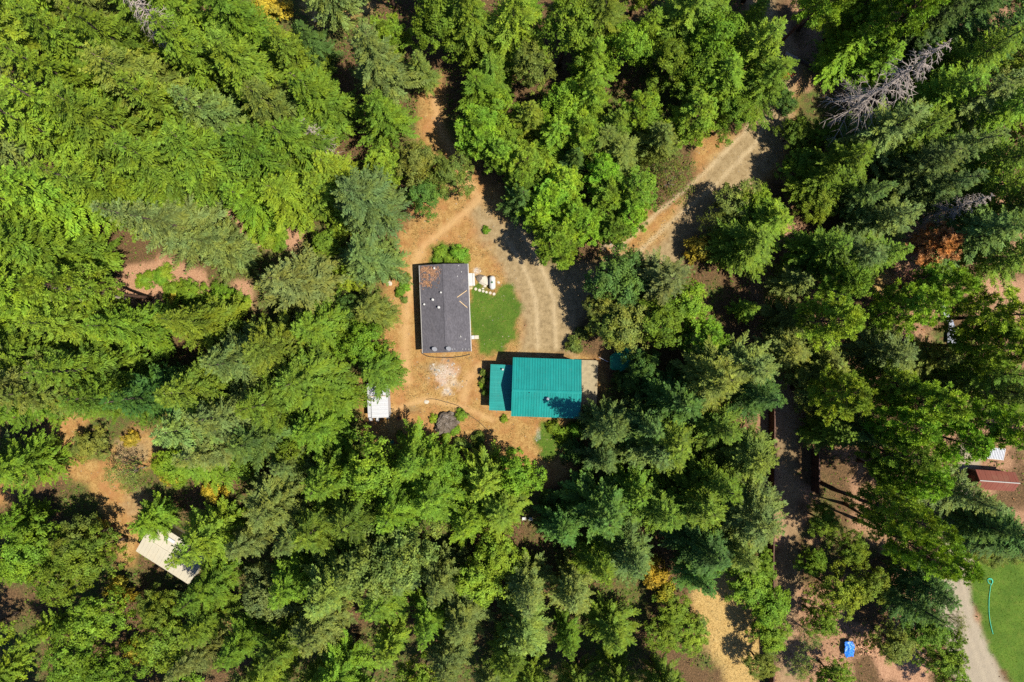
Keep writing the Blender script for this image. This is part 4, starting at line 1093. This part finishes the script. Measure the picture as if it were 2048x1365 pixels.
# below right, the dark stand
add('fir', 'dg', (1200,1020,22,6.6), (1400,1095,22,6.0), (1130,1050,16,4.4), (1345,800,22,5.4), (1515,792,25,5.0), (1395,1150,18,4.2))
add('fir', 'bg', (1255,1110,22,6.0), (1222,856,25,4.4), (1285,850,21,5.4), (1300,890,20,5.4), (1205,915,15,3.6))
add('fir', 'mg', (1325,1010,22,6.2), (1430,965,24,6.0), (1335,880,22,5.4), (1425,850,22,6.0), (1390,1000,22,5.6), (1270,980,18,5.0))
add('fir', 'sg', (1485,1010,24,6.4), (1320,560,18,5.8), (1480,728,22,5.0))
add('fir', 'ol', (1420,755,24,6.6), (1475,905,22,5.6))
add('fir', 'br', (1490,490,18,6.0), (1530,450,17,5.0))
add('bro', 'dg', (1292,732,10,3.4), (1238,560,14,5.4), (1275,760,8,3.6), (1180,840,5,2.6))
add('bro', 'ol', (1262,640,13,5.0), (1222,655,11,3.8), (1205,615,10,3.2), (1480,410,10,4.6), (1650,735,12,4.6))
add('bro', 'mg', (1322,640,14,5.0), (1600,330,8,3.4), (1590,265,7,3.2))
add('bro', 'yg', (1372,605,12,4.4), (1520,420,11,4.4), (1225,1260,14,4.8), (1380,1270,6,3.6))
add('bro', 'br', (1492,1165,10,4.2), (1535,1215,10,4.0), (1345,1220,6,3.4), (1320,1270,7,3.6), (1520,1130,8,3.2))
add('bush', 'ye', (1312,1150,5,2.6), (1325,1178,5,2.2), (1300,1135,5,2.0), (1395,500,5,2.4), (1710,570,4,2.2))
# the young pines and oaks above the yard
add('bro', 'br', (962,190,12,4.0), (1130,212,13,4.2), (1190,125,16,4.0), (1430,80,18,5.4), (1510,100,18,5.0), (1522,180,16,4.4), (1450,172,16,4.8), (1185,185,17,2.9), (1000,215,11,3.4))
add('bro', 'mg', (990,150,12,4.0), (1060,240,13,4.0), (885,45,20,4.8), (1130,60,20,5.4), (1205,55,20,5.0), (1400,135,16,4.6), (1340,130,15,4.4), (1460,235,13,4.0), (1225,255,13,3.8), (1010,260,10,3.4))
add('bro', 'yg', (950,50,22,5.6), (1030,55,20,5.4), (1255,92,18,4.2), (1370,40,18,5.4), (1100,282,12,4.0), (1300,60,14,3.6), (1090,330,9,3.2))
add('bro', 'ol', (1522,1330,7,3.0), (1398,1245,4,1.8), (1240,308,12,4.0), (1312,282,13,4.4), (1200,290,12,3.6), (1060,130,14,4.0))
add('spa', 'ol', (1345,358,10,4.4), (1310,330,9,3.6), (1425,450,7,3.2))
add('pin', 'br', (957,262,14,4.2), (1003,300,13,3.6), (1050,322,14,3.8), (1102,397,14,4.0), (1152,430,13,3.6), (1118,492,15,4.4), (1212,342,14,3.6), (1392,235,16,4.4), (1282,215,15,3.8), (1175,455,13,3.4))
add('pin', 'yg', (1165,265,14,4.0), (1080,420,12,3.2), (1130,360,14,3.6))
add('pin', 'mg', (940,278,12,2.6), (1270,372,15,4.2), (1262,430,13,3.6), (1040,360,12,3.2), (1230,455,12,3.2), (1215,395,13,3.6))
add('fir', 'dg', (1035,402,13,3.4), (1140,330,14,3.2))
# the tall pines on the right
add('pin', 'yg', (1652,632,24,4.2), (1682,792,24,4.4), (1865,812,27,4.6), (1992,632,27,5.0), (1985,690,26,4.6), (1985,850,28,4.6))
add('pin', 'br', (1835,622,25,4.4), (1900,560,22,3.6), (1842,965,25,4.2), (1791,1034,32,3.6), (1816,1048,31,3.4), (1853,1088,32,3.6), (1868,1120,30,3.6), (1800,850,25,4.0), (1930,880,26,4.2))
add('pin', 'mg', (1805,920,25,4.4), (1690,560,20,4.0), (1780,770,20,4.0))
add('fir', 'bg', (1762,700,20,4.8), (1730,395,19,3.6), (1880,375,25,5.0), (1700,510,22,5.0), (1830,340,25,5.0), (1950,480,26,5.4), (1720,860,18,4.4))
add('fir', 'sg', (1745,280,24,5.2), (1930,210,28,5.6), (1890,300,27,5.4), (1770,440,20,4.6), (1895,975,24,4.8))
add('fir', 'mg', (1690,330,20,5.0), (1800,280,24,5.4), (1640,360,16,4.6), (1985,320,28,5.6), (2010,420,28,5.6), (1640,500,20,4.8), (1740,520,22,4.8), (1660,860,16,4.2), (2010,780,28,5.2), (1960,740,26,5.0), (2020,510,27,5.2))
add('fir', 'yg', (1920,130,27,5.4), (1850,210,25,5.0), (1980,230,28,5.4), (1960,370,27,5.4))
add('fir', 'dg', (1830,60,25,5.6), (1900,60,26,5.6), (1980,90,28,5.6), (1820,1205,20,4.8), (2010,1060,24,5.2), (1990,1080,16,4.4), (1860,1160,18,4.4), (1935,1035,18,3.6))
add('bro', 'yg', (1700,100,14,4.4), (1760,60,15,4.6), (1820,130,14,4.2), (1672,1185,12,4.2), (1672,1358,9,3.4), (1640,400,9,3.6), (1650,270,6,3.0))
add('bro', 'ol', (1620,760,11,4.4), (1640,700,10,3.8), (1580,640,12,4.6), (1570,700,12,4.6), (1590,560,12,4.4), (1850,720,14,4.2), (1640,800,9,3.4), (1900,760,12,4.0), (1790,1290,9,4.0), (1995,1110,4,2.6), (2030,1095,5,3.0), (1965,1100,4,2.4))
add('bro', 'br', (1700,40,14,4.4), (1760,130,13,4.2), (1545,1270,8,3.4), (1870,560,9,3.0))
add('bro', 'mg', (1850,1260,10,3.8), (1890,1325,10,3.8), (1910,1375,9,3.2), (1640,1240,9,3.2), (1650,1045,8,3.0), (1700,1100,9,3.2), (1625,1130,7,2.6), (1745,1165,11,3.8), (1902,1275,8,2.0))
add('spa', 'so', (1600,1330,6,3.2), (1620,1270,6,3.0), (1908,1240,7,2.0))
add('pin', 'ru', (1886,482,16,3.8))
# bushes and young growth in the open
add('bush', 'br', (916,510,2.0,1.9), (903,516,1.5,1.4), (925,520,1.4,1.4), (880,508,1.2,1.3), (885,498,.8,.9), (875,520,.9,.9), (922,830,1.3,1.2), (910,862,1.0,1.0), (893,873,.8,.9), (972,460,1.0,.8), (800,585,1.2,1.0), (806,568,.8,.8), (1008,838,.9,.8), (1150,860,2.0,1.6), (560,475,2,2.4), (320,555,1.6,1.6), (290,560,1.6,1.8), (405,615,2,2.6))
add('bush', 'yg', (868,838,.9,.9), (890,880,.9,.9), (1125,870,1.6,1.5), (1105,855,1.2,1.2), (520,465,2,2.4), (540,480,2,2.2), (965,640+130,.8,.8), (330,545,1.6,1.6), (345,585,2,2.0), (480,650-40,2,2.2), (812,575,.8,.8))
add('bush', 'ol', (968,760,1.4,.8), (970,785,1.3,.7), (968,745,1.5,.8), (812,556,1.,.9), (808,600,.8,.7), (1600,290,1.8,1.6), (1580,210,1.8,1.6), (800,870,.9,.9), (960,880,1.6,1.6), (925,890,1.8,1.6), (1150,690,2.2,1.6), (1165,670,1.8,1.4))
add('bush', 'dg', (1570,200,2.4,2.2), (1240,760,2,1.6), (1150,905,3,2.6), (1110,1000,3,2.8), (1160,985,4,3.0))

# keep what the photo shows open: no filler crown may cover these
OPEN = [[(838,190),(880,180),(898,275),(945,345),(1000,365),(1012,440),(1060,470),(1115,545),(1140,560),(1145,690),(1200,725),(1197,800),(1165,838),(1130,845),(1120,905),(1095,945),(1010,905),(950,890),(880,865),(745,850),(720,800),(735,765),(775,760),(808,740),(775,660),(800,600),(790,545),(830,490),(830,430),(900,395)],
 [(1410,285),(1480,268),(1545,170),(1590,190),(1550,345),(1480,372),(1420,420),(1330,440),(1290,520),(1215,510),(1230,470),(1300,430),(1400,400)],
 [(245,525),(330,505),(400,548),(470,560),(512,620),(470,615),(410,602),(300,612),(225,602)], [(450,425),(480,425),(500,480),(520,480),(595,455),(590,492),(500,500)],
 [(85,880),(130,825),(170,838),(140,900),(200,930),(265,868),(315,880),(300,920),(225,945),(250,985),(310,1000),(310,1020),(240,1060),(215,1010),(180,960),(110,950),(0,1025),(0,985),(60,960)],
 [(265,1098),(285,1065),(320,1060),(350,1105),(325,1135)], [(340,1150),(395,1125),(405,1130),(380,1170)], [(225,1050),(260,1050),(290,1150),(235,1110)],
 [(1390,1195),(1440,1130),(1500,1210),(1510,1300),(1530,1365),(1450,1365),(1400,1270)], [(1875,1155),(1935,1150),(2060,1130),(2060,1380),(1990,1380),(1915,1230)],
 [(1940,930),(2045,930),(2045,985),(1940,985)], [(1965,890),(2010,890),(2010,920),(1965,920)], [(1540,830),(1600,830),(1600,1180),(1540,1180)], [(1600,860),(1720,1000),(1800,1080),(1740,1090),(1640,990)],
 [(1745,550),(1820,550),(1820,600),(1745,600)], [(1985,562),(2048,562),(2048,610),(1985,610)], [(1865,600),(1925,600),(1925,700),(1870,695)], [(1675,1270),(1760,1270),(1850,1330),(1850,1365),(1760,1340),(1680,1320)],
 [(635,0),(735,0),(735,40),(640,48)], [(1205,690),(1290,685),(1290,745),(1205,745)], [(1020,1020),(1080,1020),(1080,1060),(1020,1100)], [(1555,660),(1620,660),(1620,690)], [(1840,450),(1930,450),(1930,520),(1840,520)]]
OPENW = [np.array(p, float) for p in OPEN]
def in_open(P):
    return np.max([sdist(P, q) for q in OPENW], 0)
def base_of(px, py, z): return at(px, py, z).x, at(px, py, z).y
def proj(x, y, z): s = K * (ALT - z); return 1024 + x / s, 682.5 - y / s

FIXED = {}
# most of the larger crowns round the yard are conifers
rk = np.random.default_rng(8)
for r_ in T:
    if r_[0] == 'bro' and r_[3] >= 12 and not (r_[1] < 420 and r_[2] > 1000) and not (1200 < r_[1] < 1400 and 540 < r_[2] < 680):
        if rk.random() < (.45 if r_[2] > 860 and r_[1] < 1100 else .6): r_[0] = 'fir'; r_[3] *= 1.2; r_[4] *= 1.05
TREES = []            # kind, x, y, H, R, tint
for kind, px, py, H, R, tint in T:
    x, y = base_of(px, py, ZC[kind] * H); TREES.append((kind, x, y, H, R, tint))
for bx, by, H, tn, lb_ in ((1562, 85, 31, 'br', 'first'), (1650, 78, 30, 'yg', 'third'), (1690, 118, 29, 'br', 'fourth'), (1714, 98, 30, 'mg', 'last'), (1596, 60, 30, 'yg', 'second'), (303, 597, 31, 'mg', None)):
    p = at(bx, by); TREES.append(('pin', p.x, p.y, H, 4.0, tn))
    FIXED[len(TREES) - 1] = 'pine with a long bare trunk leaning left from the bare clearing' if lb_ is None else lb_ + ' long dark pine trunk at the upper right, counting away from the dirt road'
# filler for the closed stands between the surveyed crowns
rf = np.random.default_rng(77)
def region(px, py):
    if px > 1500 and py > 300: return 14.0, [('pin', .5), ('fir', .35), ('bro', .15)], (20, 28), ['mg', 'br', 'yg', 'sg', 'br', 'mg']
    if px > 1500: return 7.5, [('fir', .65), ('pin', .2), ('bro', .15)], (20, 27), ['mg', 'sg', 'yg', 'dg']
    if px < 420 and py > 1060: return 6.0, [('bro', .6), ('fir', .4)], (13, 17), ['yg', 'mg', 'br', 'yg']
    if px < 760 and py < 860: return 7.4, [('fir', .93), ('bro', .07)], (25, 32), ['yg', 'mg', 'yg', 'mg', 'sg', 'br', 'ol']
    if py > 1000 and px < 1200: return 5.6, [('fir', .8), ('bro', .2)], (16, 23), ['mg', 'br', 'yg', 'so', 'mg', 'sg']
    if py > 880: return 6.2, [('fir', .9), ('bro', .1)], (17, 23), ['dg', 'bg', 'mg', 'mg', 'ol']
    if px < 760: return 7.2, [('fir', .8), ('bro', .2)], (20, 27), ['mg', 'sg', 'yg']
    return 6.0, [('fir', .45), ('bro', .2), ('pin', .35)], (11, 16), ['br', 'mg', 'yg', 'ol']
cand = rf.uniform((-60, -60), (2150, 1440), (9000, 2))
nfill = 0
th_s = np.linspace(0, 6.283, 9)[:-1]
for px, py in cand:
    sp, kinds, (h0, h1), tints = region(px, py)
    p = at(px, py, 0)
    kind = rf.choice([k for k, _ in kinds], p=[w for _, w in kinds])
    H = rf.uniform(h0, h1); R = {'fir': H * .20, 'bro': rf.uniform(4.2, 5.6), 'pin': rf.uniform(3.4, 4.2)}[kind]
    if kind == 'bro': H = min(H, rf.uniform(12, 17))
    if min((p.x - t[1]) ** 2 + (p.y - t[2]) ** 2 - (0 if t[4] > 2.7 else 40) for t in TREES) < sp * sp * .82: continue
    a = proj(p.x, p.y, H)
    pts = []
    for f in ((.3, .55, .8, 1.0) if kind != 'pin' else (.5, .7, .85, 1.0)):
        cx, cy = proj(p.x, p.y, H * f); rr = R * (1.0 if kind != 'fir' else (1.15 - f)) / (K * (ALT - H * f))
        for th in th_s: pts.append((cx + rr * math.cos(th), cy + rr * math.sin(th)))
    P = np.array(pts)
    if ((P[:, 0] > -5) & (P[:, 0] < 2053) & (P[:, 1] > -5) & (P[:, 1] < 1370)).sum() < 4: continue
    if in_open(P).max() > 5: continue
    TREES.append((kind, p.x, p.y, H, R, str(rf.choice(tints)))); nfill += 1
print('trees', len(TREES), 'filler', nfill, {k: sum(t[0] == k for t in TREES) for k in ZC})

# ------------------------------------------------------------------ labels: every tree by its look and by what it stands beside
LM = [('the grey-roofed house', 888, 617), ('the green metal roof', 1092, 776), ('the white shed', 757, 805), ('the dark boulder', 895, 845), ('the propane tank', 985, 566), ('the cream metal roof', 341, 1110),
      ('the red metal roof', 1990, 961), ('the dry grass patch', 1455, 1250), ('the upper dirt road', 1470, 310), ('the gravel road', 1930, 1240), ('the lower-left dirt track', 240, 955), ('the bare clearing', 320, 560),
      ('the big dead fir', 1780, 170), ('the thin dead fir', 1900, 425), ('the silver tarp', 1893, 650), ('the blue tarp', 1695, 1297), ('the board fence', 1540, 1040), ('the pale dry bank', 670, 35), ('the white garden chairs', 1055, 1037),
      ('the upper-left photo corner', 0, 0), ('the upper-right photo corner', 2048, 0), ('the lower-left photo corner', 0, 1365), ('the narrow upper path', 870, 240), ("the left edge's middle", 0, 690),
      ("the top edge's middle", 1060, 0), ("the bottom edge's middle", 900, 1365), ('the rust brown tree', 1886, 482), ('the top edge left quarter', 330, 0), ('the bottom edge left quarter', 500, 1365)]
KN = {'fir': 'fir', 'bro': 'broadleaf tree', 'pin': 'pine', 'bush': 'bush', 'spa': 'thin-leaved tree'}
def size_word(k, H, R):
    if k == 'bush': return 'small ' if R < 1.3 else ('large ' if R > 2.3 else '')
    if k == 'fir': return 'tall ' if H > 27 else ('young ' if H < 17 else '')
    if k == 'pin': return 'tall ' if H > 20 else 'young '
    return 'wide ' if R > 5 else ('low ' if H < 9.5 else '')
ORD = ['', 'second ', 'third ', 'fourth ', 'fifth ', 'sixth ', 'seventh ', 'eighth ', 'ninth ', 'tenth ', 'eleventh ', 'twelfth ']
info = []
for i, (k, x, y, H, R, tint) in enumerate(TREES):
    px, py = proj(x, y, H * ZC[k])
    px, py = min(max(px, 0), 2048), min(max(py, 0), 1365)
    d, nm, lx, ly = min((math.hypot(px - a, py - b), n, a, b) for n, a, b in LM)
    an = math.degrees(math.atan2(ly - py, px - lx)) % 360
    rel = ['right of', 'up and right of', 'above', 'up and left of', 'left of', 'down and left of', 'below', 'down and right of'][int((an + 22.5) // 45) % 8]
    info.append((size_word(k, H, R) + WORD[tint] + ' ' + KN[k], rel, nm, d))
LABELS = [None] * len(TREES)
byk = {}
for i, (a, r_, n, d) in enumerate(info): byk.setdefault((a, r_, n), []).append((d, i))
for i, lb_ in FIXED.items(): LABELS[i] = lb_
for (a, r_, n), lst in byk.items():
    lst = sorted(q for q in lst if q[1] not in FIXED)
    for j, (d, i) in enumerate(lst):
        if len(lst) == 1: LABELS[i] = f'{a} {r_} {n}'
        else: LABELS[i] = f'{a} {r_} {n}, {ORD[j]}nearest' if j < len(lst) - 1 or len(lst) > 2 else f'{a} {r_} {n}, the farther'
GRP = {'fir': 'firs of the surrounding forest', 'bro': 'broadleaf trees of the surrounding forest', 'pin': 'pines of the surrounding forest', 'bush': 'bushes and young growth', 'spa': 'thin-leaved trees by the tracks'}
NAME = {'fir': 'fir_tree', 'bro': 'broadleaf_tree', 'pin': 'pine_tree', 'bush': 'bush', 'spa': 'broadleaf_tree'}
rc = np.random.default_rng(3)
PARTS = {}
for i, (k, x, y, H, R, tint) in enumerate(TREES):
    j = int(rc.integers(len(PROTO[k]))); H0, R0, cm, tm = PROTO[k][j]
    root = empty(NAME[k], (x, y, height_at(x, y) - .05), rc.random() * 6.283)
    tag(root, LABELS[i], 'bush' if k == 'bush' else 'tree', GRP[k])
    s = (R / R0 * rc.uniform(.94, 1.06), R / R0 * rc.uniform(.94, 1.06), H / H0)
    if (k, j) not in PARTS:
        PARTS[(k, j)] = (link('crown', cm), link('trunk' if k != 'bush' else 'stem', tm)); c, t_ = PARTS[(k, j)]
    else:
        c, t_ = (o.copy() for o in PARTS[(k, j)]); COL.objects.link(c); COL.objects.link(t_)
    for o in (c, t_): o.parent = root
    root.scale = s
    root.rotation_euler = (rc.normal(0, .025), rc.normal(0, .025), root.rotation_euler[2])
    col = np.array(TINT[tint]) * rc.uniform(.84, 1.18) * (1 + rc.normal(0, .05, 3)); col = col * (1.28 if k == 'pin' and tint != 'ru' else 1.0); c.color = (*np.clip(col, .003, 1), 1)

# dead trees
def dead_tree(px0, py0, H, R, z0, n, seed, label, th=.04, mat=None, tr=.3, z=0, name='dead_tree'):
    p = at(px0, py0); root = empty(name, (p.x, p.y, -.05), 0); tag(root, label, 'dead tree')
    link('trunk', trunk_mesh(seed, H, tr, mat or M_greybark, top=.99), root)
    o = snag_mesh(seed, H, R, z0, n, th=th).build('branches', mat or M_greybark, root); tag(o, kind='stuff')
    return root
dead_tree(1628, 270, 37, 5.2, .30, 120, 1, 'big bare grey dead fir leaning over the shade right of the upper dirt road', .05)
dead_tree(1800, 448, 23, 2.4, .30, 120, 2, 'thin bare grey dead fir above the rust brown tree', .045)
dead_tree(1645, 590, 11, 2.6, .35, 60, 3, 'small bare grey dead tree left of the yellow grass opening', .045)
dead_tree(448, 165, 34, 3.2, .35, 120, 4, 'bare grey dead fir among the green firs on the upper left', .05)
dead_tree(490, 925, 5, 2.6, .05, 110, 5, 'dry brown leafless bush on the slope above the cream roof', .03, M_bark)
dead_tree(280, 600, 27, 3.0, .45, 70, 6, 'half dead fir with bare limbs left of the bare clearing', .045)
dead_tree(665, 310, 18, 3.0, .3, 80, 7, 'bare topped dead tree between the narrow path and the firs', .04)
dead_tree(2000, 620+150, 20, 2.0, .5, 40, 8, 'spindly dead pine near the right edge of the photo', .035)
M_redbark = plain('red_dead_twigs', (.27, .12, .095), .9, var=.35)
dead_tree(1770, 575, 14, 2.9, .35, 190, 9, 'reddish brown bare tree beside the yellow grass opening', .045, M_redbark, .16)
for px, py, r, lab in ((1575, 152, 1.3, 'fallen orange red branch of dead needles on the upper dirt road'), (1600, 60, .8, 'second orange heap of dead needles')):
    if r < 1: continue
    b = thing_at('dead_branch', px, py, lab, 'branch', math.radians(8))
    M_or = plain('orange_needles', (.5, .11, .035), .9, var=.35)
    MB().tube([(-1.4, -.1, .2), (0, 0, .25), (1.5, .25, .2)], [.05, .04, .015], 6).build('stem', M_bark, b)
    tw = MB()
    for k in range(90):
        f = RNG.random(); xx = -1.35 + 2.8 * f; l = (1 - f) * .75 + .12; sg = 1 if k % 2 else -1
        tw.tube([(xx, .1 * f, .25), (xx + l * .4, sg * l * .75, .25 + RNG.uniform(-.1, .25))], [.035, .012], 4)
    tag(tw.build('needles', M_or, b), kind='stuff')
# low undergrowth over the forest floor
n = 64000
sel = (SD.max(1) < -.4) | ((SD[:, iz['bare_clearing']] > -.4) & (RNG.random(len(GP)) < .12))
dens = np.where(GP[:, 0] > 35, .45, 1.0) * (fbm(GP[:, 0] * .22 + 9, GP[:, 1] * .22, 4) > .47)
idx = np.flatnonzero(sel & (RNG.random(len(GP)) < dens)); pick = RNG.choice(idx, n)
P = np.column_stack([GP[pick] + RNG.uniform(-.3, .3, (n, 2)), hz[pick] + RNG.uniform(.05, 1.0, n) * sm(fbm(GP[pick, 0] * .5, GP[pick, 1] * .5, 3), .35, .7) * 1.3])
nn = unit(np.column_stack([RNG.normal(0, .5, (n, 2)), np.ones(n)])); dd = unit(np.cross(nn, RNG.normal(0, 1, (n, 3))))
L = RNG.uniform(.2, .5, n); V, F = kites(P, dd, nn, L, L * .6)
o = link('undergrowth', np_mesh('undergrowth', V, F, M_leaf, RNG.random(n))); o.color = (.09, .145, .016, 1); tag(o, 'low green undergrowth on the forest floor', kind='stuff')
n = 16000
idx = np.flatnonzero((SD.max(1) < .6) & (fbm(GP[:, 0] * .3 + 2, GP[:, 1] * .3 + 7, 4) > .5)); pick = RNG.choice(idx, n)
P = np.column_stack([GP[pick] + RNG.uniform(-.3, .3, (n, 2)), hz[pick] + RNG.uniform(.02, .3, n)])
nn = unit(np.column_stack([RNG.normal(0, .5, (n, 2)), np.ones(n)])); dd = unit(np.cross(nn, RNG.normal(0, 1, (n, 3))))
L = RNG.uniform(.15, .4, n); V, F = kites(P, dd, nn, L, L * .6)
o = link('leaf_litter', np_mesh('leaf_litter', V, F, M_dry, RNG.random(n))); o.color = (.22, .115, .06, 1); tag(o, 'dead brown leaves on the forest floor', kind='stuff')

print('long labels', [o['label'] for o in bpy.data.objects if o.get('label') and len(o['label'].split()) > 16][:5])

n = 7000
idx = np.flatnonzero((SD[:, iz['dirt_yard']] > .2) & (w_grav < .5) & (w_lawn < .2) & (w_path < .3) & (fbm(GP[:, 0] * .45 + 21, GP[:, 1] * .45, 4) + .25 * w_bank > .56)); pick = RNG.choice(idx, n)
P = np.column_stack([GP[pick] + RNG.uniform(-.3, .3, (n, 2)), hz[pick] + RNG.uniform(.02, .28, n)])
nn = unit(np.column_stack([RNG.normal(0, .6, (n, 2)), np.ones(n)])); dd = unit(np.cross(nn, RNG.normal(0, 1, (n, 3))))
L = RNG.uniform(.07, .24, n); V, F = kites(P, dd, nn, L, L * .45)
o = link('dry_weeds', np_mesh('dry_weeds', V, F, M_dry, RNG.random(n))); o.color = (.24, .185, .07, 1); tag(o, 'dry weeds on the bare yard', kind='stuff')
